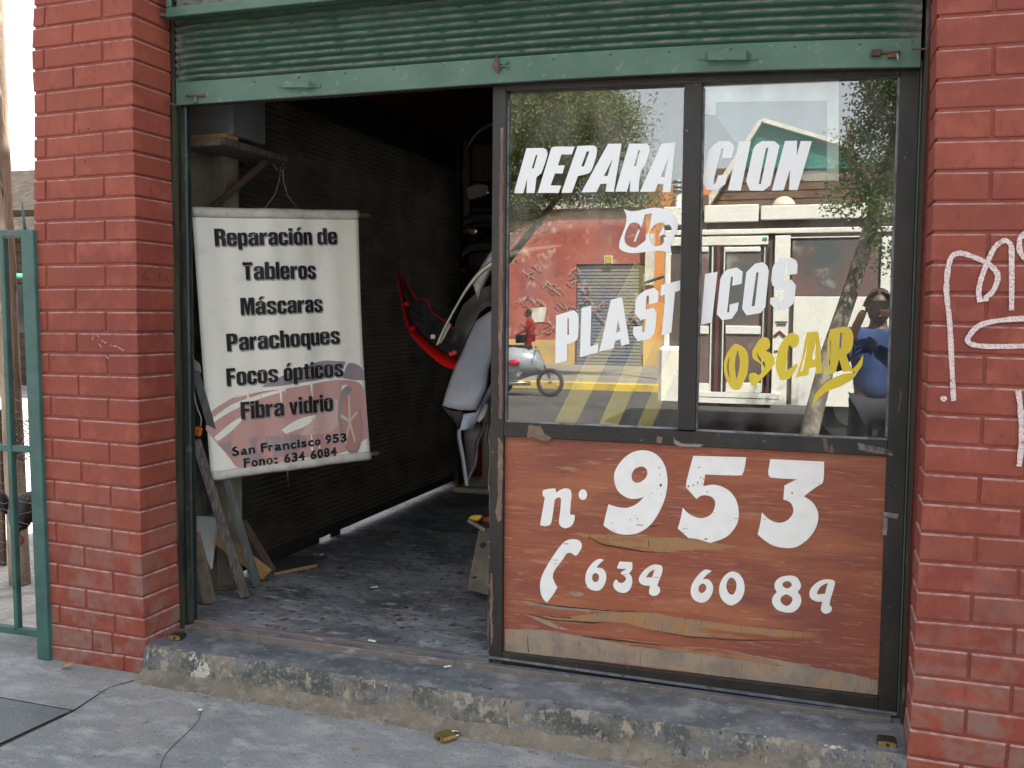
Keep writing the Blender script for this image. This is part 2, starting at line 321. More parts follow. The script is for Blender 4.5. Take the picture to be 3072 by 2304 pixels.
M['ow'] = mat('orange_render_wall', (.66, .27, .08), [((.55, .2, .06), 1.5, .45, .65)], rough=.9)
M['bw'] = mat('brown_timber_wall', (.15, .085, .06), [((.22, .15, .07), 1.2, .45, .65), ((.09, .05, .045), 5, .5, .7, (.3, 1, 3))], rough=.9)
M['cw'] = mat('pale_render', (.72, .68, .58), [((.6, .56, .48), 2, .45, .65)], rough=.8)
M['gr'] = mat('green_tin_roof', (.02, .16, .13), [((.04, .22, .17), 2, .45, .65)], rough=.5)
M['far_shutter'] = mat('far_roller_steel', (.30, .28, .25), [((.2, .22, .27), .9, .45, .6), ((.42, .39, .34), 3, .6, .66)], rough=.6)
M['tag'] = mat('far_graffiti', (.52, .30, .26), [((.62, .5, .45), 3, .5, .6), ((.4, .2, .17), 8, .45, .6)], rough=.9)
M['bus'] = mat('cream_bus_paint', (.93, .91, .83), [((.91, .87, .77), 1.2, .45, .7)], rough=.3)
M['bus_dark'] = mat('bus_black_rubber', (.03, .03, .03), rough=.6)
M['bus_red'] = mat('bus_maroon_trim', (.16, .03, .03), [((.10, .03, .035), 4, .45, .65)], rough=.6)
M['lamp_cream'] = mat('cream_dome', (.85, .66, .50), rough=.4)
M['lamp_red'] = mat('red_lamp_lens', (.5, .01, .03), rough=.2)
M['silver'] = mat('silver_paint', (.45, .47, .50), [((.35, .37, .4), 5, .45, .7)], rough=.25, metal=.4)
M['rubber'] = mat('tyre_rubber', (.025, .025, .025), rough=.8)
M['bark'] = mat('mottled_bark', (.22, .18, .14), [((.42, .38, .31), 5, .48, .56), ((.10, .085, .065), 9, .58, .66)], rough=.9, bump=.01, bscale=12)
M['bark_dark'] = mat('dark_bark', (.10, .075, .055), [((.05, .04, .03), 9, .45, .6)], rough=.95, bump=.01, bscale=12)
def leafmat(name, c1, c2):
    m = mat(name, c1, [(c2, 1.5, .35, .65), (tuple(x*.45 for x in c1), 3, .55, .7)], rough=.55)
    nt = m.node_tree; b = nt.nodes['Principled BSDF']; out = nt.nodes['Material Output']
    tr = nt.nodes.new('ShaderNodeBsdfTranslucent'); tr.inputs[0].default_value = rgba(tuple(x*1.3 for x in c2))
    ms = nt.nodes.new('ShaderNodeMixShader'); ms.inputs[0].default_value = .3
    nt.links.new(b.outputs[0], ms.inputs[1]); nt.links.new(tr.outputs[0], ms.inputs[2]); nt.links.new(ms.outputs[0], out.inputs[0]); return m
M['leaf_a'] = leafmat('feathery_leaves', (.12, .16, .04), (.20, .22, .075))
M['leaf_b'] = leafmat('broad_leaves', (.07, .12, .025), (.13, .19, .05))
M['pole'] = mat('timber_pole', (.42, .33, .24), [((.24, .18, .13), 5, .42, .6, (3, 3, .35)), ((.07, .05, .05), 9, .58, .66, (2.5, 2.5, .6)), ((.6, .52, .42), 12, .6, .7, (3, 3, .4))], rough=.9, bump=.008, bscale=26, bstretch=(3, 3, .5))
M['tiles'] = mat('old_roof_tiles', (.05, .042, .035), [((.07, .06, .05), 4, .45, .65), ((.03, .025, .02), 9, .5, .7)], rough=1, spec=.05)
M['awning'] = mat('green_awning', (.06, .42, .24), rough=.8)
M['siding'] = mat('brown_siding', (.08, .06, .045), [((.05, .04, .03), 5, .45, .65)], rough=1, spec=.05)
M['carpaint'] = mat('pale_car_paint', (.55, .62, .66), rough=.25)
M['busglass'] = mat('bus_dark_window', (.22, .14, .13), [((.10, .12, .12), .9, .45, .6), ((.32, .31, .28), 2.2, .6, .68)], rough=.1)
M['darkglass'] = mat('dark_glass', (.02, .025, .03), rough=.05)
M['fur'] = mat('black_fur', (.018, .017, .018), [((.04, .035, .035), 40, .5, .7)], rough=.6, bump=.002, bscale=90)
M['nose'] = mat('dog_nose', (.012, .012, .012), rough=.2)
M['tongue'] = mat('dog_tongue', (.42, .12, .14), rough=.4)
M['fur_tan'] = mat('tan_fur', (.16, .10, .06), rough=.8)
M['skin'] = mat('skin', (.15, .08, .052), rough=.5)
M['hair'] = mat('dark_hair', (.02, .015, .012), rough=.6)
M['blue_cloth'] = mat('blue_shirt', (.035, .08, .23), [((.02, .05, .16), 8, .45, .65)], rough=.85)
M['dark_cloth'] = mat('dark_trousers', (.03, .033, .045), rough=.9)
M['red_cloth'] = mat('red_shirt', (.62, .035, .035), rough=.85)
M['bag'] = mat('black_bag', (.02, .02, .022), rough=.6)
M['paper'] = mat('white_poster_paper', (.90, .92, .88), rough=.7)
M['paper_blue'] = mat('faded_poster_print', (.17, .23, .235), [((.22, .28, .28), 3, .4, .7)], rough=.7)
M['tape'] = mat('clear_tape', (.30, .27, .27), [((.16, .14, .14), 30, .45, .6)], rough=.35)
M['leafdry'] = mat('dry_leaf', (.40, .25, .07), rough=.7)
M['stone'] = mat('rubble_stone', (.22, .20, .17), [((.13, .12, .11), 20, .45, .6)], rough=.95, bump=.004)
M['lens'] = mat('headlamp_lens', (.55, .57, .5), rough=.08, metal=.6)

# window glass: clear pane with a mirror-like coat that grows towards grazing angles
def glass(name, f0, dirt=.03):
    m = bpy.data.materials.new(name); m.use_nodes = True; nt = m.node_tree; nt.nodes.remove(nt.nodes['Principled BSDF']); out = nt.nodes['Material Output']
    lw = nt.nodes.new('ShaderNodeLayerWeight'); lw.inputs[0].default_value = .5
    pw = N(nt, 'ShaderNodeMath', operation='POWER'); pw.inputs[1].default_value = 5; nt.links.new(lw.outputs['Facing'], pw.inputs[0])
    ma = N(nt, 'ShaderNodeMath', operation='MULTIPLY_ADD'); ma.inputs[1].default_value = 1-f0; ma.inputs[2].default_value = f0; nt.links.new(pw.outputs[0], ma.inputs[0])
    tr = nt.nodes.new('ShaderNodeBsdfTransparent'); tr.inputs[0].default_value = (.90, .94, .92, 1)
    gl = nt.nodes.new('ShaderNodeBsdfGlossy'); gl.inputs['Roughness'].default_value = 0
    ms = nt.nodes.new('ShaderNodeMixShader'); nt.links.new(ma.outputs[0], ms.inputs[0]); nt.links.new(tr.outputs[0], ms.inputs[1]); nt.links.new(gl.outputs[0], ms.inputs[2])
    df = nt.nodes.new('ShaderNodeBsdfDiffuse'); df.inputs[0].default_value = (.5, .48, .44, 1)
    f, _ = noise_fac(nt, 5, .35, .75, stretch=(1.5, 1, .7)); f2, _ = noise_fac(nt, 130, .66, .74)
    a = N(nt, 'ShaderNodeMath', operation='MULTIPLY'); a.inputs[1].default_value = dirt; nt.links.new(f, a.inputs[0])
    b = N(nt, 'ShaderNodeMath', operation='MULTIPLY_ADD'); b.inputs[1].default_value = .12; nt.links.new(f2, b.inputs[0]); nt.links.new(a.outputs[0], b.inputs[2])
    m2 = nt.nodes.new('ShaderNodeMixShader'); nt.links.new(b.outputs[0], m2.inputs[0]); nt.links.new(ms.outputs[0], m2.inputs[1]); nt.links.new(df.outputs[0], m2.inputs[2])
    nt.links.new(m2.outputs[0], out.inputs[0]); return m
M['glass'] = glass('window_glass', .19, .15)

# ================================================================== SETTING: ground, road, pavements
def pz(x, y): return .142 - .016*x + .018*y          # height of the sloping pavement
def sheet(name, x0, x1, y0, y1, z, m, kind='structure', label=None):
    bm = bmesh.new(); bm.faces.new([bm.verts.new(v) for v in ((x0, y0, z), (x1, y0, z), (x1, y1, z), (x0, y1, z))])
    return tag(obj(name, bm, m), label, None, None, kind)
sheet('ground', -260, 260, -260, 260, -.12, M['ground'])
sheet('road', -90, 90, -17.95, -3.62, -.05, M['road'])
bm = bmesh.new(); add_box(bm, (-90, -3.62, -.3), (90, -3.44, .035)); bevel(bm, .012); tag(obj('kerb', bm, M['kerb']), kind='structure')
bm = bmesh.new(); add_box(bm, (-90, -18.25, -.3), (90, -17.95, .115)); bevel(bm, .015); tag(obj('far_kerb', bm, M['kerb_y']), kind='structure')
bm = bmesh.new(); add_box(bm, (-90, -60, -.3), (90, -18.25, .10)); tag(obj('far_pavement', bm, M['walk']), kind='structure')

# pavement cast in slabs (the joint runs from the pillar towards the viewer's left)
def onpave(px, py):
    p = aZ(px, py, .14)
    for _ in range(8): p = aZ(px, py, pz(p.x, p.y))
    return p
pave = tag(link(bpy.data.objects.new('pavement', None)), 'grey concrete pavement cast in slabs in front of the shop', None, None, 'structure')
J = onpave(212, 2131); A = onpave(-40, 2254); A2 = onpave(-40, 2262); B = onpave(-40, 2086); K = onpave(325, 2062)
def slab(poly, m, name='slab'):
    bm = bmesh.new(); P = [(p[0], p[1], pz(p[0], p[1])) for p in poly]
    top = [bm.verts.new(p) for p in P]; f = bm.faces.new(top)
    bmesh.ops.triangulate(bm, faces=[f]); bmesh.ops.subdivide_edges(bm, edges=list(bm.edges), cuts=3, use_grid_fill=True)
    for v in bm.verts: v.co.z += .0025*noise.noise(v.co*2.5)
    bmesh.ops.solidify(bm, geom=list(bm.faces), thickness=-.001)
    r = bmesh.ops.extrude_face_region(bm, geom=list(bm.faces)) if False else None
    o = obj(name, bm, m, pave)
    return o
def far_on(P, Q, s): return (P.x+(Q.x-P.x)*s, P.y+(Q.y-P.y)*s)
d1 = (A - J); d1.normalize(); A = J + d1*1.6
d2 = (B - J); d2.normalize(); B = J + d2*3.5; nrm = Vector((-d1.y, d1.x, 0))
gapw = .022
# joint line from J along d1 (towards the street) with an open gap; slab A lies left of it
E1 = J + d1*3.3
slab([(J.x, J.y), (B.x, B.y), (B.x-.3, -3.44), (E1.x - .10, -3.44)] if E1.y < -3.44 else [(J.x, J.y), (B.x, B.y), (B.x-.2, -3.44), (E1.x-.10, E1.y)], M['pave_dark'])
slab([(J.x+.006, J.y+.008), (K.x-.001, K.y+.001), (.03, .006), (.02, .25), (-6, .25), (-6, B.y+.01), (B.x, B.y+.008)], M['pave'])
slab([(J.x+.018, J.y-.004), (K.x+.003, K.y-.002), (.04, -.002), (9, -.002), (9, -3.44), (E1.x+.02, -3.44)] if E1.y < -3.44 else [(J.x+.018, J.y-.004), (K.x+.003, K.y-.002), (.04, -.002), (9, -.002), (9, -3.44), (E1.x+.02, E1.y)], M['pave'])
bm = bmesh.new(); P = [(-6, -3.43), (9, -3.43), (9, .3), (-6, .3)]
bm.faces.new([bm.verts.new((x, y, pz(x, y)-.014)) for x, y in P]); obj('bed', bm, M['dirt'], pave)
sheet('side_pavement', -90, -6, -3.44, .25, .10, M['walk']); sheet('right_pavement', 9, 90, -3.44, 0, .02, M['walk'])

# ================================================================== PILLARS, brick by brick
def interp(tab, i):
    ks = sorted(tab)
    if i <= ks[0]: a, b = ks[0], ks[1]
    elif i >= ks[-1]: a, b = ks[-2], ks[-1]
    else:
        a = max(k for k in ks if k <= i); b = min(k for k in ks if k > i) if i < ks[-1] else ks[-1]
    t = (i-a)/(b-a); return tuple(tab[a][c]+(tab[b][c]-tab[a][c])*t for c in range(len(tab[a])))
def brick(poly, y0, y1, parent, m=None, bv=.0055):
    bm = bmesh.new(); add_prism(bm, [(p[0], y0, p[1]) for p in poly], (0, y1-y0, 0)); bmesh.ops.recalc_face_normals(bm, faces=bm.faces)
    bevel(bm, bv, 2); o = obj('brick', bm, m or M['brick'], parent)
    for p in o.data.polygons: p.use_smooth = False
    return o
# measured course lines: number -> photograph pixels of the course line at the pillar's outer edge and at its corner
LC = {0: (97.6, 84.1, 396, 43.4), 1: (95, 147.8, 397, 109.8), 2: (96.3, 211.6, 400, 176.3), 3: (100.4, 279.4, 398.7, 245.5), 4: (101.7, 344.5, 398.7, 316), 5: (101.7, 415, 398.7, 386.5), 10: (101, 727.8, 409, 720.5), 13: (103.6, 932.6, 409.8, 932.6), 16: (113, 1120.7, 414.6, 1127.9), 18: (117, 1248.4, 415.6, 1267.7), 25: (138.3, 1683.9, 424.5, 1728.7), 26: (139, 1749, 428.5, 1792.4), 27: (142.4, 1810, 431.2, 1856.1), 28: (145.1, 1869.7, 433, 1915.8), 29: (147, 1935, 437, 1976), 30: (147, 1985, 440, 2027)}
LW = {}
for i, (a, b, c, d) in LC.items():
    p, q = aY(a, b, 0), aY(c, d, 0); LW[i] = (p.x, p.z, q.x, q.z)
pl = empty('brick_pillar', 'red painted brick pillar left of the open workshop door, beside the teal gate', 'pillar')
GAP = .0095
for i in range(-6, 30):
    a = interp(LW, i); b = interp(LW, i+1)
    xs = (0, .215, .425, 1) if False else None
    wA = [-.5, -.4385, -.1475, 0]; wB = [-.5, -.293, 0]
    joints = wA if i % 2 else wB
    if i == 28: joints = [-.5, -.268, -.165, 0]
    if i == 29: joints = [-.5, -.11, 0]
    def at(x, top):
        q = a if top else b; t = (x+.5)/.5
        return (q[0]+(q[2]-q[0])*t, q[1]+(q[3]-q[1])*t)
    for k in range(len(joints)-1):
        x0, x1 = joints[k], joints[k+1]; g = GAP/2
        l = 0 if k == 0 else g; r = 0 if k == len(joints)-2 else g
        g2 = g if i < 28 else .0025
        j = R.uniform(-.0012, .0012)
        y0 = R.uniform(-.0012, .0012)
        P = [at(x0, 1), at(x1, 1), at(x1, 0), at(x0, 0)]
        P = [(P[0][0]+l, P[0][1]-g2), (P[1][0]-r, P[1][1]-g2+j), (P[2][0]-r, P[2][1]+g2+j), (P[3][0]+l, P[3][1]+g2)]
        brick(P, y0, .236 if k == len(joints)-2 else .10, pl)
top = interp(LW, -6); bot = interp(LW, 30)
mk = list(range(-6, 31, 2)); L_r = [(interp(LW, i)[2]-.0085, .0055, interp(LW, i)[3]) for i in mk]; L_l = [(interp(LW, i)[0]+.0085, .0055, interp(LW, i)[1]) for i in mk]
prism('mortar', L_l[:1]+L_r+L_l[:0:-1], (0, .228, 0), M['mortar'], pl)
# soft painted arris on the return, a patch of spilled mortar at the foot
RC = {0: (2809.7, 48.8, 31.2), 1: (2808.3, 146.5, 130.2), 2: (2807, 241.4, 223.8), 3: (2806, 330.9, 318.7), 4: (2804.3, 420.4, 413.6), 11: (2784.5, 1059.7, 1069.2), 12: (2782, 1152, 1162.7), 15: (2773, 1417.7, 1436.7), 20: (2745.9, 1859.4, 1885), 21: (2743.2, 1938, 1973.3), 22: (2740.5, 2023.5, 2061), 23: (2735, 2106.2, 2149.6), 24: (2729.7, 2184.9, 2236), 25: (2721.5, 2266.3, 2322)}
RW = {}
for i, (a, b, c) in RC.items():
    p, q = aY(a, b, 0), aY(3068.7, c, 0); RW[i] = (p.x, p.z, q.x, q.z)
pr = empty('brick_pillar', 'red painted brick pillar right of the shop window, tagged with white spray paint', 'pillar')
for i in range(-7, 27):
    a = interp(RW, i); b = interp(RW, i+1)
    jo = [0, .160, .42, .68] if i % 2 else [0, .285, .55, .68]
    def at(x, top):
        q = a if top else b; t = x/(q[2]-q[0])
        return (q[0]+x, q[1]+(q[3]-q[1])*t)
    for k in range(3):
        x0, x1 = jo[k], jo[k+1]; g = GAP/2; l = 0 if k == 0 else g
        j = R.uniform(-.001, .001); y0 = R.uniform(-.0012, .0012)
        P = [at(x0, 1), at(x1, 1), at(x1, 0), at(x0, 0)]
        P = [(P[0][0]+l, P[0][1]-g), (P[1][0]-g, P[1][1]-g+j), (P[2][0]-g, P[2][1]+g+j), (P[3][0]+l, P[3][1]+g)]
        brick(P, y0, .20 if k == 0 else .10, pr)
mk = list(range(-6, 27, 2))
prism('mortar', [(3.61, .0055, 3.1)]+[(interp(RW, i)[0]+.0085, .0055, interp(RW, i)[1]) for i in mk]+[(3.61, .0055, .1)], (0, .19, 0), M['mortar'], pr)
# spray-painted tag on the right pillar (flat paint)
GR = [[(185, 1085), (175, 900), (160, 600), (140, 400), (150, 260), (175, 185), (225, 165), (300, 185), (395, 228), (450, 280), (458, 330), (430, 400), (388, 440), (385, 465)],
      [(350, 470), (340, 400), (360, 310), (400, 210), (440, 130), (500, 88), (540, 115), (545, 200), (545, 520)],
      [(640, 30), (595, 80), (600, 160), (640, 205)], [(660, 570), (500, 580), (350, 612), (275, 690), (290, 728), (400, 745), (660, 741)], [(585, 1020), (600, 1150), (605, 1330), (590, 1490)]]
for gi, s in enumerate(GR):
    q = [(p.x, p.z) for p in (aY(2772+a/2.074, 680+b/2.074, -.003) for a, b in open_smooth(s))]
    flat('graffiti_stroke', [ribbon_loops(q, .0155)], .0006, M['spray'], pr, lambda a, b, c: Vector((a, -.0030-.0011*gi-c, b)))
c0 = aY(2772+122/2.074, 680+1070/2.074, 0)
flat('graffiti_stroke', [[(c0.x+.011*math.cos(t*.7)*R.uniform(.8, 1.1), c0.z+.009*math.sin(t*.7)) for t in range(9)]], .0008, M['spray'], pr, lambda a, b, c: Vector((a, -.0035-c, b)))
def scribble(pts, wd, m, par, y=-.0028):
    q = [(p.x, p.z) for p in (aY(a, b, y) for a, b in pts)]
    flat('scratch_mark', [ribbon_loops(q, wd)], .0005, m, par, lambda a, b, c: Vector((a, y-c, b)))
for s in ([(290, 1000), (300, 1018), (318, 1030)], [(330, 1036), (352, 1040), (372, 1052)], [(296, 1030), (306, 1044)], [(283, 1005), (276, 1020)], [(318, 1068), (326, 1076)]): scribble(s, .004, M['scratch'], pl)
def rscrib(pts, wd, m, par):     # marks on the pillar's return face
    q = [aX(a, b, .0035) for a, b in pts]; bm = bmesh.new(); add_tube(bm, q, wd, 4); obj('pencil_mark', bm, m, par)
for s in ([(452, 805), (425, 828), (440, 835), (448, 838)], [(468, 820), (462, 840), (472, 838), (480, 815)], [(476, 822), (482, 842), (490, 836)], [(498, 832), (508, 842)]): rscrib(s, .0012, M['pencil'], pl)

# ================================================================== THE SHOP BUILDING (walls, roof)
bd = empty('workshop_building', 'red painted workshop building whose front holds the green roller shutter', 'building')
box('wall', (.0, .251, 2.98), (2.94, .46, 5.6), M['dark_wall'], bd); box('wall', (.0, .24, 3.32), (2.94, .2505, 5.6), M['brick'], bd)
box('wall', (-.50, .245, .0), (-.20, .79, 5.6), M['mortar'], bd)                 # behind the left pillar
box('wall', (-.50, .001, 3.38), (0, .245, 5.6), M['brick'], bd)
box('wall', (2.94, .215, .0), (9, .46, 5.6), M['mortar'], bd)
box('wall', (3.62, .0, .0), (9, .215, 5.6), M['mortar'], bd)
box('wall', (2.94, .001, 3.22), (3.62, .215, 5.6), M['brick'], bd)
box('wall', (-.50, .791, 2.75), (-.20, 3.95, 5.6), M['mortar'], bd)                # over the side shutter
box('wall', (-.50, 3.95, .0), (-.20, 8, 5.6), M['mortar'], bd)
box('wall', (-.50, 8, .0), (9, 8.2, 5.6), M['mortar'], bd)
box('wall', (8.8, .46, .0), (9, 8, 5.6), M['mortar'], bd)
box('lining', (-.199, .305, .286), (-.185, .779, 3.4), mat('old_plaster', (.16, .145, .10), [((.07, .06, .05), 5, .45, .6)], rough=.9), bd)
box('shade_block', (2.2, .47, 5.601), (9, 8, 8.6), M['mortar'], bd)  # unseen block added on top to shade the person in blue
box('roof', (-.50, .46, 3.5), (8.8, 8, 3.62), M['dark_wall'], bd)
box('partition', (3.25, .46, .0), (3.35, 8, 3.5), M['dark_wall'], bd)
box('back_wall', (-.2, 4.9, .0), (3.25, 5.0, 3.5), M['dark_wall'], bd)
box('pier', (-.199, .78, .28), (aY(680, 560, .80).x, .90, 3.5), mat('flaking_plaster', (.30, .28, .20), [((.17, .155, .11), 5, .45, .6), ((.2, .09, .06), 14, .64, .70)], rough=.9, bump=.003, bscale=20), bd)
# floor, threshold, step
bm = bmesh.new(); add_box(bm, (-.199, .302, 0), (3.25, 4.9, .285)); tag(obj('workshop_floor', bm, M['floor']), kind='structure')
bm = bmesh.new(); add_box(bm, (-.62, .50, 0), (-.20, 3.95, .282)); tag(obj('side_threshold', bm, M['yard']), kind='structure')

step = empty('door_step', 'long worn grey concrete step below the open door and window', 'step')
nx, rows = 150, []
def stepz(x): return .268 - .030*min(1, max(0, x)/1.8) - (.004 if x > 2 else 0)
prof = [(-.085, None, 0), (-.060, .010, 1), (-.032, .018, 2), (-.016, .040, 3), (-.010, .075, 4), (-.005, .110, 5), (.003, .130, 6), (.02, .137, 7), (.08, .138, 8), (.15, .139, 9), (.24, .140, 10)]
bmT = bmesh.new(); bmF = bmesh.new()
def sp(i, k):
    x = .006 + 2.93*i/nx; y, h, kk = prof[k]; base = pz(x, y); t = stepz(x)
    n1 = noise.noise(Vector((x*3, k*.9, 1))); n2 = noise.noise(Vector((x*14, k*2.1, 4))); n3 = noise.noise(Vector((x*40, k*3, 7)))
    if kk == 0: return Vector((x, y - .01 + .045*n1 + .012*n2, base-.008))
    hh = (t-base)*h/.140
    if kk <= 6: y += (.016 if kk < 3 else .009)*n1 + .007*n2 + .004*n3; hh += (.010 if kk < 5 else .004)*n2 + .003*n3
    else: hh = (t-base)+(.266-t)*min(1, y/.235) - (.003 if kk == 7 else 0) + .0018*n2
    return Vector((x, y, base+hh))
G = [[sp(i, k) for k in range(len(prof))] for i in range(nx+1)]
def strip(k0, k1, name, m):
    bm = bmesh.new(); g = [[bm.verts.new(G[i][k]) for k in range(k0, k1+1)] for i in range(nx+1)]
    for i in range(nx):
        for k in range(k1-k0): bm.faces.new((g[i][k], g[i+1][k], g[i+1][k+1], g[i][k+1]))
    return obj(name, bm, m, step, True)
strip(0, 3, 'dirt_skirt', M['dirt']); strip(3, 7, 'riser', M['step_face']); strip(7, 10, 'tread', M['step'])
# sill tracks at the door opening
def zx(x): return .272 - .004*x/2.9
tr = empty('door_track', 'worn reddish steel floor track across the door opening', 'track')
bm = bmesh.new()
def railx(bm, x0, x1, y0, y1, zb, zt0, zt1):
    add_prism(bm, [(x0, y0, zb), (x1, y0, zb), (x1, y0, zt1), (x0, y0, zt0)], (0, y1-y0, 0))
gt_ = mat('grey_worn_track', (.15, .14, .125), [((.10, .10, .095), 12, .45, .62), ((.24, .22, .19), 30, .58, .7)], rough=.75, bump=.001)
for x0_, x1_, m_ in ((.05, .42, gt_), (.4205, 1.30, M['redtrack']), (1.3005, 2.90, gt_)):
    bm = bmesh.new(); zf = lambda x: .296-.0065*x; railx(bm, x0_, x1_, .200, .213, .225, zf(x0_), zf(x1_)); bevel(bm, .003); obj('front_rail', bm, m_, tr)
bm = bmesh.new(); railx(bm, .05, 2.90, .213, .258, .22, .288, .266); obj('channel', bm, M['step'], tr)
bm = bmesh.new(); railx(bm, .04, 1.42, .258, .266, .22, .303, .290); bevel(bm, .0015); obj('rear_rail', bm, M['redtrack'], tr)
bm = bmesh.new(); railx(bm, .0, 1.42, .266, .302, .22, .289, .287); obj('sill', bm, M['step'], tr)
# hatch plate set in the step
hp = [aZ(1300+a/3.687, 1750+b/3.687, .2495) for a, b in ((430, 1130), (560, 1035), (800, 1055), (640, 1175))]
o = prism('step_hatch', [(p.x, p.y, .2505) for p in hp], (0, 0, -.004), mat('dark_slate_patch', (.04, .042, .05), [((.15, .16, .18), 22, .5, .6)], rough=.6, bump=.003), None, .001)
tag(o, 'small dark lifted plate set in the step in front of the window post', 'plate')

# ================================================================== ROLLER SHUTTER over the opening
def dz(x): return -.043*max(0, (x-1.3)/1.62)**2.3
sh = empty('roller_shutter', 'green corrugated roller shutter pulled up above the door and window', 'roller shutter')
xs = [.028 + (2.917-.028)*i/24 for i in range(25)]
for k in range(14):
    z0 = 2.598 + .0298*k; bm = bmesh.new(); pr_ = []
    for j in range(9):
        s = j/8; pr_.append((.243 - .0135*math.sin(math.pi*s)**.8 - .0015*(s < .05), z0 + .0298*s - .001))
    g = [[bm.verts.new((x, y + .0012*noise.noise(Vector((x*2, k, 0))), z + dz(x) + (.004*math.sin((x-.03)*14)*(k == 0)*(x < .3)))) for y, z in pr_] for x in xs]
    for a, b in zip(g, g[1:]):
        for j in range(8): bm.faces.new((a[j], b[j], b[j+1], a[j+1]))
    bmesh.ops.solidify(bm, geom=list(bm.faces), thickness=.0012)
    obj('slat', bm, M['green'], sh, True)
bm = bmesh.new()
g = []
for x in xs:
    d = dz(x); g.append([bm.verts.new(v) for v in ((x, .232, 2.508+d), (x, .232, 2.599+d*.98), (x, .244, 2.599+d*.98), (x, .244, 2.508+d))])
for a, b in zip(g, g[1:]):
    for j in range(4): bm.faces.new((a[j], b[j], b[(j+1) % 4], a[(j+1) % 4]))
bm.faces.new(g[0]); bm.faces.new(g[-1][::-1]); bar_o = obj('bottom_bar', bm, M['green_flat'], sh)
bm = bmesh.new()
g = []
for x in xs:
    d = dz(x); g.append([bm.verts.new(v) for v in ((x, .2325, 2.5045+d), (x, .2325, 2.508+d), (x, .275, 2.508+d), (x, .275, 2.5045+d))])
for a, b in zip(g, g[1:]):
    for j in range(4): bm.faces.new((a[j], b[j], b[(j+1) % 4], a[(j+1) % 4]))
bm.faces.new(g[0]); bm.faces.new(g[-1][::-1]); obj('lip', bm, M['frame'], sh)
rv = bmesh.new(); bmesh.ops.create_uvsphere(rv, u_segments=8, v_segments=5, radius=.0048); rvo = None
for px, py in ((763, 244), (896, 231), (1035, 219), (1180, 206), (1333, 194), (1660, 176), (1830, 163), (2007, 153), (2192, 145), (2384, 138), (2580, 131), (2735, 124)):
    p = aY(px, py, .231)
    if rvo is None:
        rvo = obj('rivet', rv, M['green_flat'], sh, True); rvo.location = p
    else:
        c = rvo.copy(); link(c, sh); c.location = p
def strap(px0, px1, py0, py1, name='handle'):
    a = aY(px0, (py0+py1)/2, .2315); b = aY(px1, (py0+py1)/2, .2315); c = aY(px0, py0, .23); d = aY(px0, py1, .23); h = abs(c.z-d.z); L = b.x-a.x
    zt = lambda t: a.z+(b.z-a.z)*t
    path = [(0, .231, .55), (.13, .231, .55), (.2, .205, 1), (.5, .2, 1), (.8, .205, 1), (.87, .231, .55), (1, .231, .55)]
    rows = [[(a.x+L*t, y, zt(t)-h/2*s) for t, y, s in path], [(a.x+L*t, y, zt(t)+h/2*s) for t, y, s in path]]
    return surf(name, rows, .003, M['green_flat'], sh, False)
strap(833, 962, 249, 267); strap(2092, 2276, 158, 186)
p = aY(1500, 196, .228)
prism('hasp', [(p.x-.03, .2315, p.z-.002), (p.x-.012, .2315, p.z+.038), (p.x+.005, .2315, p.z+.004), (p.x-.006, .2315, p.z-.03)], (0, -.012, 0), M['rust'], sh, .003)
for s in (1, -1):
    pts = [(p.x+.016+.016*math.cos(t), .226, p.z+s*.014+.011*math.sin(t)) for t in [math.pi*j/6*(-s)+(math.pi if 0 else 0) for j in range(7)]]
    tube('hasp_loop', pts, .0035, M['green_flat'], sh, 6)
def latch(px0, px1, py, name='bolt', m='rust'):
    a, b = aY(px0, py, .222), aY(px1, py-1, .222)
    tube(name, [a, b], .0045, M[m], sh, 6)
latch(558, 613, 287); box('bolt_guard', tuple(aY(580, 310, .221)), tuple(aY(592, 286, .231)), M['green_flat'], sh, .002)
latch(2612, 2702, 158); a = aY(2612, 168, .214); b = aY(2644, 149, .231); box('bolt_guard', (a.x, a.y, a.z), (b.x, b.y, b.z), M['rust'], sh, .003)
a = aY(2662, 173, .216); b = aY(2694, 162, .231); box('bolt_guard', (a.x, a.y, a.z), (b.x, b.y, b.z), M['rust'], sh, .002)
tube('bolt_handle', [aY(2692, 160, .215), aY(2696, 186, .213)], .004, M['steel'], sh, 6)
tube('pin', [aY(502, 308, .19), aY(518, 313, .19), aY(540, 318, .235)], .0042, M['rust'], sh, 6)
tube('pin', [aY(2738, 147, .222), aY(2782, 147, .17)], .003, M['rust'], sh, 6)
# shutter housing
hs = empty('shutter_housing', 'green framed housing box of the roller shutter, above its left end', 'shutter box')
zb = 2.872
zb = aY(520, 48, .15).z
box('bottom_rail', (aY(497, 40, .15).x, .150, zb-.002), (2.935, .165, zb+.036), M['green_flat'], hs, .003)
box('side_rail', (aY(497, 40, .15).x, .150, zb+.037), (aY(497, 40, .15).x+.022, .165, 3.3), M['green_flat'], hs, .003)
box('soffit', (.002, .166, zb+.010), (2.935, .246, zb+.022), M['green_flat'], hs)
bm = bmesh.new(); g = []
for j in range(61):
    z = zb+.036 + .4*j/60; g.append([bm.verts.new((x, .172-.006*abs(math.sin(j*math.pi/4)), z)) for x in (.085, 1.45, 2.93)])
for a, b in zip(g, g[1:]):
    for i in range(2): bm.faces.new((a[i], a[i+1], b[i+1], b[i]))
bmesh.ops.solidify(bm, geom=list(bm.faces), thickness=.001)
obj('corrugated_infill', bm, M['green'], hs, True)
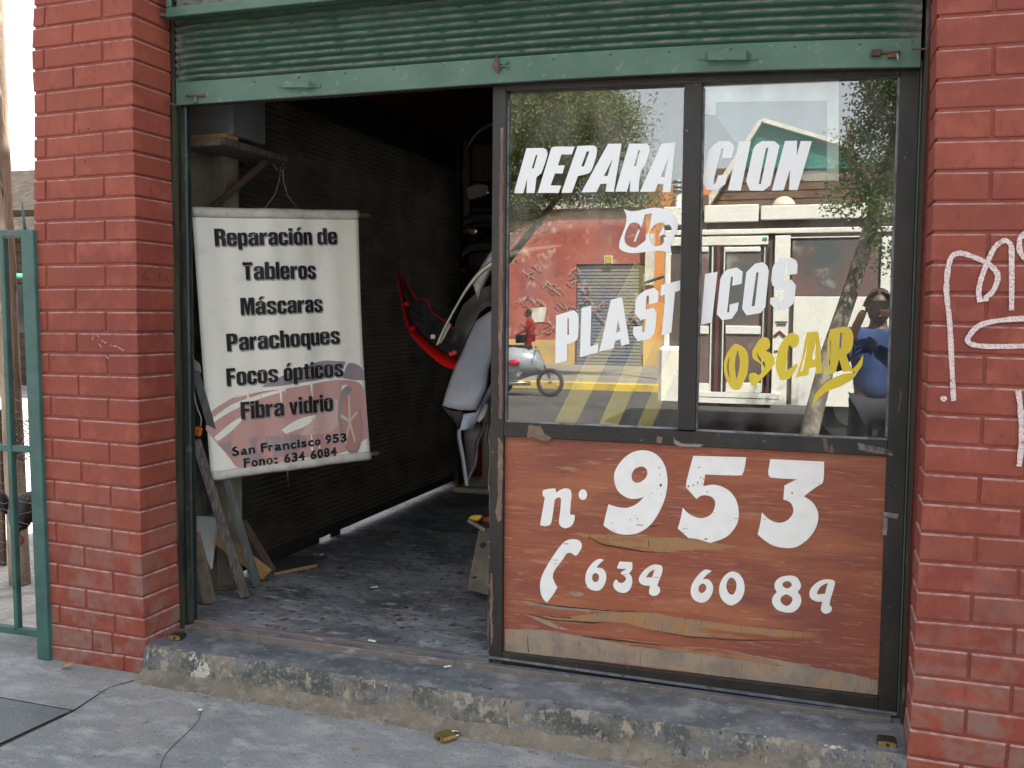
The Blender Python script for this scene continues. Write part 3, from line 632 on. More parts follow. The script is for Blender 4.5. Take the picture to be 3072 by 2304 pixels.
# guides at the jambs
gd = empty('shutter_guide', 'dark green steel guide post at the left side of the door opening', 'door post')
box('channel', (.001, .238, .262), (.020, .262, 2.95), mat('olive_steel', (.045, .05, .028), [((.02, .02, .02), 9, .45, .6, (3, 3, .4))], rough=.5), gd)
bm = bmesh.new(); add_tube(bm, [(.043, .272, .284), (.043, .272, 2.62)], .0, 4) if 0 else None
add_box(bm, (.0215, .250, .285), (.0610, .286, 2.62)); bevel(bm, .010, 3); obj('post', bm, M['track'], gd, False)
g2 = empty('shutter_guide', 'dark brown shutter guide channel between window frame and right pillar', 'door post')
box('channel', (2.9285, .205, .250), (2.9395, .262, 2.95), mat('brown_steel', (.035, .025, .02), [((.10, .11, .10), 14, .6, .7, (3, 3, .4))], rough=.5), g2)
box('strip', (2.922, .285, .262), (2.9275, .305, 2.5), M['green_flat'], g2)

# ================================================================== WINDOW AND PANEL
wn = empty('shop_window', 'black framed two-pane shop window over a red wooden panel numbered 953', 'window')
XL0, XL1, XM0, XM1, XR0, XR1 = 1.414, 1.4675, 2.1395, 2.2035, 2.860, 2.9215
YF, YB = .280, .345
def memb(name, x0, x1, z0, z1, m=None, y0=YF, y1=YB, bv=.0025, zr=None):
    zr = zr or (z0, z1)
    return prism(name, [(x0, y0, z0), (x1, y0, zr[0]), (x1, y0, zr[1]), (x0, y0, z1)], (0, y1-y0, 0), m or M['frame'], wn, bv)
memb('frame_stile', XL0, XL1, .288, 2.56); memb('frame_stile', XR0, XR1, .262, 2.50)
memb('mullion', XM0, XM1, 1.226, 2.483, y0=.283)
memb('frame_rail', XL1, XR0, 1.172, 1.225, zr=(1.166, 1.219))
memb('frame_rail', XL1, XR0, 2.487, 2.56, zr=(2.452, 2.50))
memb('frame_rail', XL1, XR0, .262, .316, zr=(.258, .318))
memb('weather_sill', XL0, XR1, .2885, .296, m=M['step'], y0=.268, y1=.2795, bv=.001, zr=(.262, .272))
# brown worn strip down the left stile and frayed wood at its lower outside edge
fl = [(x, z) for x, z in rough_line([(1.447, 2.35), (1.459, 2.35), (1.461, 1.50), (1.463, 1.24), (1.449, 1.24), (1.444, 1.6)], .0022, .02)]
flat('worn_paint_patch', [fl], .0006, mat('bare_brown_timber', (.17, .10, .075), [((.10, .06, .045), 14, .45, .65, (3, 1, .3)), ((.30, .22, .18), 12, .6, .7, (3, 1, .3))], rough=.7), wn, lambda a, b, c: Vector((a, YF-.0006-c, b)))
def patch_px(lp, m, y=YF, amp=2.2, step=9, par=None, nm='worn_paint_patch'):
    q = [(p.x, p.z) for p in (aY(a, b, y) for a, b in rough_line(lp, amp, step))]
    return flat(nm, [q], .0006, m, par or wn, lambda a, b, c: Vector((a, y-.0007-c, b)))
wornb = mat('bare_frame_timber', (.20, .135, .10), [((.12, .08, .06), 20, .45, .65), ((.3, .24, .2), 30, .6, .7)], rough=.75)
patch_px([(1585, 1275), (1620, 1278), (1632, 1300), (1655, 1315), (1640, 1326), (1600, 1312), (1582, 1316)], wornb)
patch_px([(1494, 1310), (1508, 1330), (1508, 1440), (1504, 1560), (1494, 1566), (1486, 1535), (1494, 1490)], wornb, amp=1.5)
patch_px([(1972, 1308), (1988, 1312), (1986, 1330), (1970, 1328)], wornb)
patch_px([(2572, 1328), (2640, 1342), (2672, 1350), (2680, 1366), (2600, 1356), (2576, 1348)], mat('scraped_grey_paint', (.20, .18, .16), [((.06, .055, .05), 40, .45, .6)], rough=.8), amp=1.6, step=6)
patch_px([(2020, 1303), (2026, 1320), (2045, 1330), (2080, 1332), (2110, 1334), (2100, 1341), (2040, 1340), (2022, 1330)], mat('peeling_tape', (.24, .22, .20), rough=.6), amp=1)
patch_px([(1471, 1720), (1478, 1722), (1480, 1800), (1476, 1850), (1480, 1900), (1474, 1935), (1470, 1860)], wornb, amp=2)
patch_px([(2745, 1210), (2752, 1215), (2748, 1300), (2744, 1400), (2738, 1400), (2742, 1300)], mat('verdigris_paint_chip', (.14, .19, .15), rough=.7), amp=1.2)
bm = bmesh.new()
zz = .30; pts = []
while zz < 1.22: pts.append((1.404+R.uniform(-.004, .005), zz)); zz += R.uniform(.012, .03)
flat('frayed_edge', [pts + [(1.4135, 1.22), (1.4135, .30)]], .018, M['wood_edge'], wn, lambda a, b, c: Vector((a, .30-c, b)))
# glass
def quadbox(name, a, b, c, d, thk, m, par):  # corners (x, z) of the front
    return prism(name, [(a[0], GY, a[1]), (b[0], GY, b[1]), (c[0], GY, c[1]), (d[0], GY, d[1])], (0, thk, 0), m, par)
gL = quadbox('glass_pane', (XL1, 1.222), (XM0, 1.221), (XM0, 2.487), (XL1, 2.492), .003, M['glass'], wn)
gR = quadbox('glass_pane', (XM1, 1.220), (XR0, 1.216), (XR0, 2.462), (XM1, 2.483), .003, M['glass'], wn)
putty = mat('grey_putty', (.22, .23, .24), [((.12, .12, .12), 20, .45, .6)], rough=.7)
for x0, x1, z0, z1 in ((XL1, XM0, 1.2255, 1.2255), (XM1, XR0, 1.2225, 1.2195)):
    prism('putty_line', [(x0+.0005, .300, z0), (x1-.0005, .300, z1), (x1-.0005, .3085, z1+.007), (x0+.0005, .3085, z0+.007)], (0, .001, 0), putty, wn)
for x, w_ in ((XL1, .005), (XM0-.004, .004), (XM1, .006), (XR0-.007, .007)):
    box('glazing_bead', (x, .302, 1.232), (x+w_, .3095, 2.455), putty, wn)
# lettering on the glass
Z1 = ((1530, 400), 4.147); Z2 = ((1640, 820), 5.267); Z3 = ((2090, 400), 5.53); Z4 = ((2090, 750), 6.144); Z5 = ((2150, 960), 4.809)
Z6 = ((1600, 1330), 4.809); Z7 = ((2020, 1350), 4.608); Z8 = ((1600, 1600), 5.027); Z9 = ((2040, 1660), 4.424)
def letter(loops, Z, m, par, y, sm=False, nm='letter'):
    L = [smooth_poly(lp) if (sm or any(len(p) > 2 for p in lp)) else lp for lp in loops]
    return flat_px(nm, L, Z[0], Z[1], y, .0008, m, par)
YG = GY-.0012
WL = [
 ([(205,185),(415,182),(455,205),(468,250),(455,310),(415,430),(390,495),(330,545),(306,742),(205,742),(215,560),(165,745),(55,745),(60,700)], [(322,268),(342,268),(295,435),(270,435)]),
 ([(515,180),(550,165),(805,165),(770,262),(640,262),(595,400),(682,398),(652,500),(560,498),(505,648),(635,650),(605,740),(345,742)],),
 ([(840,158),(1030,150),(1070,165),(1085,200),(1075,280),(1020,450),(985,495),(920,515),(845,530),(770,738),(640,740)], [(955,225),(988,225),(920,410),(885,415)]),
 ([(1220,130),(1388,128),(1292,728),(1188,725),(1205,625),(1125,630),(1075,730),(888,735)], [(1280,310),(1215,530),(1168,530)]),
 ([(1482,128),(1700,128),(1735,155),(1738,220),(1690,380),(1628,470),(1610,570),(1600,725),(1490,725),(1498,570),(1455,725),(1310,725)], [(1598,212),(1615,212),(1570,405),(1542,412)]),
 ([(1888,125),(2060,115),(1995,732),(1898,732),(1912,630),(1838,630),(1805,725),(1615,728)], [(1970,310),(1925,545),(1878,543)])]
for L in WL: letter(L, Z1, M['vinyl_white'], gL, YG)
letter([[(1410,940,1),(1500,968),(1600,960),(1700,938),(1800,925),(1900,938),(2000,990),(2060,1050),(2090,1130),(2075,1210),(2040,1290),(2005,1370),(2000,1440),(2015,1515,1),(1950,1480),(1850,1460),(1700,1475),(1550,1490),(1450,1480),(1380,1450),(1358,1410),(1370,1330),(1410,1220),(1440,1130),(1450,1040),(1435,985)],
 [(1678,1010,1),(1765,995,1),(1748,1110),(1720,1250),(1690,1330,1),(1570,1420,1),(1500,1415),(1440,1370),(1425,1300),(1445,1220),(1490,1130),(1540,1110),(1600,1125),(1635,1175,1)],
 [(1600,1190,1),(1615,1210,1),(1560,1350,1),(1538,1345,1)],
 [(1735,1290),(1745,1210),(1800,1140),(1880,1108),(1960,1120),(2008,1170),(2005,1240,1),(1945,1250,1),(1930,1330),(1890,1385),(1830,1405),(1770,1385)],
 [(1870,1235,1),(1912,1155,1),(1925,1200,1),(1922,1250,1),(1850,1285,1)]], Z1, M['vinyl_white'], gL, YG)
for L in (([(155,665,1),(400,590),(450,598),(490,640),(505,700),(500,950),(480,1040),(430,1080),(325,1120,1),(322,1380,1),(135,1425,1),(148,680,1)], [(328,710),(350,705),(355,970),(328,975)]),
 ([(550,550),(708,508),(690,1158),(820,1105),(808,1250),(525,1325)],),
 ([(1015,418),(1192,375),(1310,1108),(1182,1148),(1165,1035),(1080,1068),(1058,1185),(832,1238)], [(1130,735),(1165,910),(1098,938)]),
 ([(1700,228),(1770,300),(1758,455),(1618,498),(1615,350),(1582,352),(1565,575),(1690,545),(1738,610),(1722,850),(1700,960),(1630,1030),(1448,1070),(1362,965),(1370,848),(1512,825),(1510,930),(1548,925),(1570,720),(1480,738),(1395,640),(1405,420),(1460,335),(1550,270)],),
 ([(1812,185),(2122,108),(2115,265),(2028,298),(1970,935),(1815,975),(1882,335),(1795,355)],)): letter(L, Z2, M['vinyl_white'], gL, YG)
for L in (([(375,128),(530,128),(600,180),(628,235),(580,410),(420,415),(448,245),(415,255),(262,848),(310,840),(352,700),(512,682),(475,840),(345,942),(165,940),(85,790),(215,270),(300,175)],),
 ([(705,130),(900,130),(730,950),(518,945)],),
 ([(1080,130),(1290,130),(1375,205),(1225,860),(1105,955),(885,948),(820,800),(935,270),(985,190)], [(1150,245),(1190,240),(1068,840),(1028,840)]),
 ([(1465,128),(1665,122),(1660,380),(1725,128),(1912,130),(1672,942),(1532,942),(1550,600),(1440,945),(1248,950)],)): letter(L, Z3, M['vinyl_white'], gR, YG)
for L in (([(155,440),(385,400),(280,1335),(80,1375)],),
 ([(560,360),(740,322),(850,400),(830,620),(655,660),(668,490),(632,492),(560,1150),(600,1145),(610,1005),(775,965),(755,1110),(650,1265),(470,1295),(370,1180),(435,540),(470,460)],),
 ([(1080,250),(1220,225),(1300,290),(1330,390),(1265,1050),(1180,1160),(920,1205),(838,1080),(915,410)], [(1100,415),(1142,408),(1072,1030),(1012,1040)]),
 ([(1590,155),(1740,140),(1835,190),(1860,270),(1850,440),(1665,460),(1675,270),(1640,275),(1595,565),(1745,545),(1828,650),(1805,880),(1780,990),(1695,1065),(1465,1105),(1350,985),(1362,880),(1520,865),(1515,975),(1580,965),(1612,725),(1500,728),(1395,650),(1375,560),(1395,340),(1430,260),(1510,185)],)): letter(L, Z4, M['vinyl_white'], gR, YG)
for L in (([(265,345),(350,370),(430,440),(460,600),(440,780),(390,890),(330,1000),(265,1010),(190,960),(120,800),(105,630),(140,500),(205,400)], [(303,430,1),(330,560),(330,680),(285,860,1),(265,700),(272,560)], [(190,520,1),(175,680),(190,830),(215,900,1),(165,790),(148,680),(160,590)]),
 ([(690,250),(745,270),(768,340),(760,400),(730,430),(710,450,1),(780,480),(830,550),(835,630),(790,700),(700,800),(620,880),(570,945,1),(510,940),(475,890),(465,800),(500,765),(560,765),(605,800,1),(650,750),(660,690),(640,640),(590,600),(540,570),(515,520),(520,440),(560,370),(620,280)], [(570,455,1),(625,540),(685,605),(705,700,1),(670,640),(600,560)]),
 ([(1060,190),(1130,195),(1185,240),(1190,310),(1160,380),(1090,410,1),(1040,370),(1010,620),(1000,740,1),(1080,680),(1160,620,1),(1150,700),(1050,850,1),(930,868),(880,780),(855,690),(860,560),(900,400),(980,260)],),
 ([(1310,175,1),(1465,165,1),(1500,400),(1510,600),(1525,765,1),(1430,780,1),(1430,685,1),(1345,690,1),(1310,800,1),(1135,825,1),(1180,720),(1240,500),(1270,300)], [(1430,310,1),(1420,570,1),(1375,570,1)], [(1310,330,1),(1290,500,1),(1240,740,1),(1205,750,1),(1260,560,1)]),
 ([(1640,135,1),(1840,98),(1930,130),(1970,230),(1960,380),(1920,460),(1870,500,1),(1920,640),(1980,740,1),(1820,748,1),(1765,560,1),(1715,760,1),(1550,775,1),(1590,600),(1600,300)], [(1785,185,1),(1808,182,1),(1795,410,1),(1768,412,1)], [(1640,275,1),(1655,300,1),(1640,500),(1635,650),(1650,705,1),(1585,710,1),(1620,600)]),
 ([(2115,495,1),(2100,640),(2040,740),(1960,850),(1800,950),(1600,1030),(1480,1120),(1385,1230,1),(1400,1110),(1480,1000),(1580,900),(1700,830),(1850,775),(1990,765,1),(1965,705,1),(2040,620)],)): letter(L, Z5, M['vinyl_yellow'], gR, YG, True)
# red panel
YP = .300
pn = prism('wood_panel', [(XL1+.001, YP, .312), (XR0-.001, YP, .314), (XR0-.001, YP, 1.172), (XL1+.001, YP, 1.178)], (0, .018, 0), M['panel'], wn)
def pp(lp, m, nm='bare_wood_patch', amp=1.4, step=7, y=YP):
    q = [(p.x, p.z) for p in (aY(1400+a/1.574, 1250+b/1.574, y) for a, b in rough_line(lp, amp*1.5, step*1.5))]
    return flat(nm, [q], .0004, m, pn, lambda a, b, c: Vector((a, y-.0004-c, b)))
pp([(515,548),(600,556),(700,558),(850,570),(1000,572),(1130,590),(1275,612),(1280,622),(1100,627),(950,640),(880,640),(830,630),(740,612),(650,600),(560,576)], M['bare'])
pp([(250,925),(330,945),(400,940),(480,945),(560,935),(640,925),(800,918),(900,928),(1000,950),(1200,975),(1400,1000),(1660,1022),(1685,1040),(1600,1052),(1300,1050),(1050,1035),(850,1002),(760,975),(640,965),(540,975),(470,972),(380,955),(300,945)], M['bare'])
pp([(300,945),(360,955),(430,985),(490,1010),(430,1003),(360,975)], M['bare_grey'], amp=.6)
pp([(240,868),(330,878),(430,895),(560,905),(700,915),(820,922),(700,922),(540,918),(400,905),(300,888)], M['bare_grey'], amp=1.0)
pp([(180,1004),(300,1006),(380,1010),(500,1030),(640,1046),(760,1052),(870,1070),(970,1086),(1100,1088),(1240,1105),(1400,1135),(1560,1165),(1700,1195),(1820,1215),(1942,1248),(1940,1320),(1700,1290),(1200,1225),(700,1160),(182,1112)], M['bare_grey'], step=14)
pp([(620,1048),(760,1054),(870,1072),(970,1088),(1100,1090),(1240,1107),(1400,1138),(1500,1180),(1300,1150),(1100,1120),(900,1098),(750,1080)], M['bare'], y=YP-.0008)
pp([(410,237),(470,236),(520,243),(512,262),(470,255)], M['bare'], amp=.8); pp([(480,830),(520,825),(560,835),(540,850),(500,845)], M['bare_grey'], amp=2)
for lp in ([(245,925),(420,958),(640,972),(600,978),(420,964)], [(380,940),(500,948),(490,953),(400,945)], [(250,868),(420,890),(640,912),(900,925),(640,917),(420,896)], [(560,562),(640,600),(830,634),(960,643),(830,640),(640,607)], [(850,1004),(1050,1038),(1300,1054),(1500,1056),(1300,1058),(1050,1043)], [(960,1086),(860,1070),(700,1050),(500,1030),(640,1053),(860,1076)], [(790,512),(870,516),(930,510),(870,522)], [(288,1030),(292,1090),(294,1112),(290,1112),(287,1060)]):
    pp(lp, M['crack'], 'crack', .5, 12, YP-.0009)
# numerals
YN = YP-.0014
for L, Z in (
 ([[(135,700),(160,670),(300,650),(325,680),(325,715,1),(400,665),(470,650),(530,670),(552,740),(540,860),(530,1025,1),(598,1035,1),(592,1110),(550,1190),(460,1225),(390,1190),(370,1130),(385,1000),(400,820),(385,785),(350,785),(310,820),(295,920),(270,1090),(245,1170),(180,1195),(120,1185),(102,1160),(140,930),(165,780,1),(135,750)]], Z6),
 ([[(715+62*math.cos(t*math.pi/4), 740+77*math.sin(t*math.pi/4)) for t in range(8)]], Z6),
 ([[(1560,100),(1700,120),(1820,200),(1900,330),(1932,480),(1930,640),(1890,820),(1800,1020),(1690,1175),(1560,1270),(1420,1315),(1250,1310),(1120,1260),(1012,1185,1),(1040,1050),(1085,878,1),(1200,915),(1330,932),(1430,905),(1520,850),(1595,770,1),(1520,795),(1400,800),(1290,750),(1210,670),(1170,550),(1170,430),(1220,320),(1310,210),(1430,130)], [(1570,335),(1630,370),(1645,440),(1610,510),(1540,560),(1470,565),(1425,520),(1420,450),(1455,380),(1510,345)]], Z6),
 ([[(275,80,1),(1008,100,1),(985,250),(960,320),(900,352),(440,338,1),(415,500,1),(550,480),(680,510),(800,590),(880,720),(905,880),(885,1010),(810,1130),(700,1220),(510,1285,1),(400,1250),(290,1225),(210,1218,1),(60,1085,1),(100,950),(130,795,1),(200,870),(310,930),(420,938),(520,890),(570,800),(575,710),(530,650),(440,625),(370,640),(320,680,1),(175,515,1),(190,400)]], Z7),
 ([[(1340,125,1),(2085,160,1),(2080,380),(2060,460,1),(1950,530),(1805,640,1),(1930,730),(2000,860),(1995,1000),(1940,1130),(1840,1250),(1700,1340),(1550,1355),(1380,1320),(1250,1240),(1165,1165,1),(1200,1020),(1225,860,1),(1300,940),(1400,995),(1500,1003),(1590,960),(1650,880),(1655,800),(1610,720),(1520,685,1),(1535,490,1),(1705,405,1),(1380,385),(1325,360),(1312,300),(1325,220)]], Z7),
 ([[(560,90),(660,95),(720,140),(732,200),(700,270),(650,335),(610,325),(560,295),(500,310),(440,400),(370,490),(310,580),(295,660),(320,740),(362,810,1),(310,910),(205,1045,1),(150,990),(110,890),(102,760),(130,640),(200,500),(300,340),(400,200),(480,120)]], Z8),
 ([[(1065,400,1),(1000,460),(950,520,1),(1030,525),(1085,580),(1100,680),(1070,780),(1010,850),(930,865),(840,830),(790,750),(785,660),(810,560),(880,460),(950,400),(1010,385)], [(945,600),(985,630),(985,700),(940,735),(895,710),(890,650),(910,610)]], Z8),
 ([[(1300,425,1),(1490,435,1),(1490,540),(1440,605,1),(1480,650),(1492,740),(1460,840),(1390,895),(1300,890),(1230,840),(1205,780),(1225,715),(1255,700),(1290,740),(1350,745),(1395,700),(1390,660),(1320,610,1),(1330,580),(1410,535,1),(1280,530),(1268,500)]], Z8),
 ([[(1800,475),(1900,478),(1945,510),(1940,600),(1900,700),(1870,790,1),(1910,830),(1905,890),(1850,940),(1780,935),(1745,890),(1760,790,1),(1680,785),(1610,750),(1590,690),(1620,620),(1690,540)], [(1830,545,1),(1790,665,1),(1700,665,1),(1750,590)]], Z8),
 ([[(420,235,1),(345,215),(280,250),(200,340),(150,440),(145,540),(190,620),(280,655),(360,630),(420,550),(440,460),(420,390),(370,345),(300,345,1),(350,290)], [(300,400),(345,430),(340,490),(290,528),(250,500),(250,440)]], Z9),
 ([[(710,242),(790,280),(845,370),(855,500),(810,610),(740,670),(670,690),(590,650),(530,560),(520,450),(560,340),(630,265)], [(690,322),(740,370),(748,450),(720,530),(680,548),(635,510),(615,430),(640,350)]], Z9),
 ([[(1460,295),(1550,320),(1600,400),(1600,460),(1560,510,1),(1605,580),(1605,660),(1560,740),(1480,785),(1380,780),(1280,740),(1225,660),(1230,580),(1285,515,1),(1255,450),(1270,370),(1340,315)], [(1425,368),(1480,400),(1470,445),(1420,465),(1370,440),(1365,395)], [(1415,545),(1480,580),(1490,630),(1450,685),(1400,695),(1345,655),(1335,600),(1370,560)]], Z9),
 ([[(1900,350),(2010,350),(2055,380),(2040,470),(2000,600),(1985,690,1),(2015,720),(2005,770),(1950,800),(1900,790),(1870,740),(1890,640,1),(1820,640),(1750,610),(1720,560),(1730,480),(1800,400)], [(1960,390,1),(1925,535,1),(1840,545),(1820,520),(1870,440)]], Z9)):
    letter(L, Z, M['white'], pn, YN, True, 'numeral')
# chips in the white paint
for Z, L in ((Z6, ((1815, 350, 9, 14), (1825, 455, 7, 9), (1838, 605, 16, 26), (1710, 720, 10, 6), (1845, 735, 9, 6), (1530, 1180, 70, 7), (1490, 500, 30, 3), (1790, 655, 5, 7), (1345, 208, 9, 5), (1140, 1150, 30, 3), (1400, 1100, 4, 22), (1500, 1090, 4, 24))),
             (Z7, ((355, 238, 16, 7), (378, 380, 18, 6), (335, 455, 8, 20), (272, 490, 8, 18), (208, 500, 16, 16), (415, 400, 5, 16), (402, 470, 5, 14), (470, 575, 11, 8), (455, 1230, 30, 10), (1640, 595, 16, 14), (2010, 462, 12, 5), (160, 1085, 40, 3), (140, 1140, 36, 3), (870, 948, 36, 3), (1260, 955, 40, 3))), (Z8, ((500, 160, 50, 6), (340, 405, 40, 4), (330, 460, 40, 3), (1380, 625, 60, 3), (1850, 665, 60, 3)))):
    for cx, cy, rx, ry in L:
        letter([[(cx+rx*math.cos(t*.9)*R.uniform(.6, 1.2), cy+ry*math.sin(t*.9)*R.uniform(.6, 1.2)) for t in range(7)]], Z, M['chip'], pn, YN-.0009, False, 'paint_chip')
for px, py in ((240, 140), (268, 141), (284, 214), (282, 237), (238, 391), (265, 386), (254, 484)):
    q = aY(px, py, 0); bm = bmesh.new(); bmesh.ops.create_icosphere(bm, subdivisions=1, radius=.0035, matrix=Matrix.Translation((q.x, .0, q.z))); obj('nail_hole', bm, M['crack'], pl)
# bits of tape at the right stile
for lp in ([(2650, 1536), (2696, 1542), (2692, 1556), (2652, 1550)], [(2650, 1552), (2664, 1554), (2660, 1606), (2648, 1604)]):
    o = patch_px(lp, M['tape'], .279, .5, 9, nm='tape')

# poster leaning inside the right pane
ps = empty('poster', 'white bordered poster with pale blue print taped inside the right window pane', 'poster')
def ppx(nm, loops, y, m): 
    L = [[(q.x, q.z) for q in (aY(a, b, y) for a, b in lp)] for lp in loops]
    return flat(nm, L, .0012, m, ps, lambda a, b, c: Vector((a, y-c, b)))
ppx('border', [[(2098, 246), (2516, 238), (2516, 542), (2415, 544), (2380, 530), (2400, 514), (2481, 513), (2481, 302), (2147, 306), (2147, 346), (2098, 340)]], .322, M['paper'])
ppx('print', [[(2144, 303), (2484, 299), (2484, 516), (2410, 517), (2330, 500), (2200, 420), (2144, 342)]], .326, M['paper_blue'])

# ================================================================== BANNER hanging in the doorway
BT = aY(574, 624, .45); BD = Vector((.62, .78, 0)).normalized(); BN = Vector((BD.y, -BD.x, 0))
def bplane(px, py):
    d = ray(px, py); t = (BT-CP).dot(BN)/d.dot(BN); p = CP+d*t; q = p-BT; return (q.dot(BD), q.z)
def bcrop(x, y): return bplane(500+x/1.7457, 550+y/1.7457)
def wave(a, b): return .007*math.sin(a*17+1+b*1.2) + .004*math.sin(a*41+b*3) + .006*math.sin(b*2.3)
def bpos(a, b, c=0): return BT + BD*a + Vector((0, 0, b)) + BN*(wave(a, b)+c)
bn = empty('hanging_banner', 'white vinyl banner listing bumper and dashboard repairs, hung on a wire in the doorway', 'banner')
q0, q1, q2, q3 = bplane(574, 624), bplane(1072, 634), bplane(1110, 1376), bplane(633, 1440)
rows = []
for i in range(61):
    v = i/60; r = []
    for j in range(41):
        u = j/40; a = (q0[0]*(1-u)+q1[0]*u)*(1-v)+(q3[0]*(1-u)+q2[0]*u)*v; b = (q0[1]*(1-u)+q1[1]*u)*(1-v)+(q3[1]*(1-u)+q2[1]*u)*v
        a += -.010*math.sin(math.pi*v)*u
        r.append(bpos(a, b))
    rows.append(r)
surf('cloth', rows, .0012, M['banner'], bn)
def hem(f0, f1, nm):
    R_ = []
    for v in [f0+(f1-f0)*k/4 for k in range(5)]:
        r = []
        for j in range(41):
            u = j/40; a = (q0[0]*(1-u)+q1[0]*u)*(1-v)+(q3[0]*(1-u)+q2[0]*u)*v - .010*math.sin(math.pi*v)*u; b = (q0[1]*(1-u)+q1[1]*u)*(1-v)+(q3[1]*(1-u)+q2[1]*u)*v
            r.append(bpos(a, b, .002+.010*math.sin(math.pi*(v-f0)/(f1-f0))))
        R_.append(r)
    surf(nm, R_, .001, M['banner_hem'], bn)
hem(-.004, .034, 'top_hem'); hem(.968, 1.004, 'bottom_hem')
def rod(p, q, ext, nm):
    a = bpos(p[0], p[1]-.018, -.013)-BN*wave(p[0], p[1]); b = bpos(q[0], q[1]-.018, -.013)-BN*wave(q[0], q[1]); d = (b-a).normalized()
    tube(nm, [a-d*.01, b+d*ext], .0105, M['dowel'], bn, 10)
rod(q0, q1, .068, 'dowel'); rod((q3[0], q3[1]+.038), (q2[0], q2[1]+.038), .052, 'dowel')
def bprint(nm, lp, m, lay, par=bn):
    pts = [bcrop(*p[:2]) for p in (smooth_poly(lp) if any(len(p) > 2 for p in lp) else lp)]
    bm = bmesh.new(); f = bm.faces.new([bm.verts.new((a, b, 0)) for a, b in pts]); bmesh.ops.triangulate(bm, faces=[f])
    for _ in range(3): bmesh.ops.subdivide_edges(bm, edges=[e for e in bm.edges if e.calc_length() > .035], cuts=1)
    bmesh.ops.triangulate(bm, faces=list(bm.faces))
    for v in bm.verts: v.co = bpos(v.co.x, v.co.y, .0016+lay*.0005)
    o = obj(nm, bm, m, par); return o
# faded print of a red sports car in the lower corner
bprint('printed_car', [(205,1290,1),(230,1200),(320,1140),(480,1095),(640,1072),(800,1045),(900,1030),(1000,1040),(1038,1090,1),(1052,1330,1),(900,1420),(700,1440),(500,1480),(380,1490),(330,1440),(270,1370)], M['b_pink'], 0)
bprint('printed_car', [(225,1225,1),(300,1150),(395,1105,1),(330,1150),(235,1275,1)], M['b_pink'], 0)
bprint('printed_car', [(232,1235,1),(330,1165),(480,1110),(620,1075,1),(600,1092),(450,1145),(300,1215),(232,1262,1)], M['banner'], 1)
bprint('printed_car', [(245,1330,1),(330,1260),(430,1205,1),(350,1290),(262,1350,1)], M['banner'], 1)
bprint('printed_car', [(500,1068,1),(600,1010),(800,935),(900,932),(940,935,1),(880,1010),(700,1045),(560,1065)], M['b_glassink'], 1)
bprint('printed_car', [(925,1020,1),(950,945),(1000,950),(1030,985),(1034,1030,1),(980,1030)], M['b_glassink'], 1)
bprint('printed_car', [(600,1290,1),(680,1240),(780,1215),(730,1270),(620,1310,1)], M['banner'], 1)
bprint('printed_car', [(700,1320,1),(760,1230),(860,1150),(900,1140),(905,1250),(860,1310,1)], M['b_pink2'], 1)
bprint('printed_car', [(260,1362,1),(360,1350),(480,1330),(470,1380),(500,1440),(430,1460),(330,1420)], M['b_mauve'], 1)
bprint('printed_car', [(520,1330,1),(640,1315),(730,1325),(690,1400),(560,1430)], M['b_mauve'], 1)
def ell(cx, cy, rx, ry, n=26, tilt=0): return [(cx+rx*math.cos(t*2*math.pi/n)+tilt*ry*math.sin(t*2*math.pi/n), cy+ry*math.sin(t*2*math.pi/n)) for t in range(n)]
bprint('printed_wheel', ell(962,1242,62,180,tilt=.08), M['b_tyre'], 2)
bprint('printed_wheel', ell(966,1250,48,150,tilt=.08), M['b_rimred'], 3)
for k in range(5):
    t = k*2*math.pi/5-.4; c, s_ = math.cos(t), math.sin(t)
    bprint('printed_wheel', [(958-6*s_, 1248+22*c*.3), (958+44*c-5*s_, 1248+140*s_+10*c), (958+46*c+3*s_, 1248+140*s_-10*c), (958+7*s_, 1248-22*c*.3)], M['b_cream'], 4)
# heavy condensed display lettering of the banner, drawn glyph by glyph (cap height 1)
_hp = [(.2,.17),(.23,.13),(.28,.13),(.31,.17),(.31,.58),(.28,.62),(.23,.62),(.2,.58)]
_b = [(0,0),(0,1),(.2,1),(.2,.71),(.27,.77),(.38,.77),(.47,.72),(.5,.62),(.5,.13),(.47,.03),(.38,-.02),(.27,-.02),(.19,.05),(.19,0)]
_p = [(0,-.22),(0,.75),(.19,.75),(.19,.70),(.27,.77),(.38,.77),(.47,.72),(.5,.62),(.5,.13),(.47,.03),(.38,-.02),(.27,-.02),(.2,.04),(.2,-.22)]
_n = [(0,0),(0,.75),(.19,.75),(.19,.70),(.27,.77),(.38,.77),(.47,.72),(.5,.62),(.5,0),(.3,0),(.3,.58),(.27,.62),(.23,.62),(.2,.58),(.2,0)]
_o = [(.14,.77),(.36,.77),(.45,.72),(.5,.62),(.5,.13),(.45,.03),(.36,-.02),(.14,-.02),(.05,.03),(0,.13),(0,.62),(.05,.72)]
_ho = [(.2,.16),(.23,.12),(.27,.12),(.3,.16),(.3,.59),(.27,.63),(.23,.63),(.2,.59)]
_a = [(.31,0),(.31,.06),(.24,-.02),(.12,-.02),(.03,.04),(0,.14),(0,.28),(.03,.37),(.12,.42),(.30,.48),(.30,.58),(.27,.64),(.23,.64),(.2,.60),(.2,.50),(.01,.50),(.01,.62),(.06,.72),(.16,.77),(.36,.77),(.46,.72),(.5,.62),(.5,0)]
_ha = [(.31,.36),(.23,.31),(.2,.26),(.2,.16),(.23,.13),(.28,.14),(.31,.2)]
_ac = [(.16,.86),(.27,1.05),(.46,1.05),(.28,.86)]
_fx = lambda L: [(.5-x, y) for x, y in L]
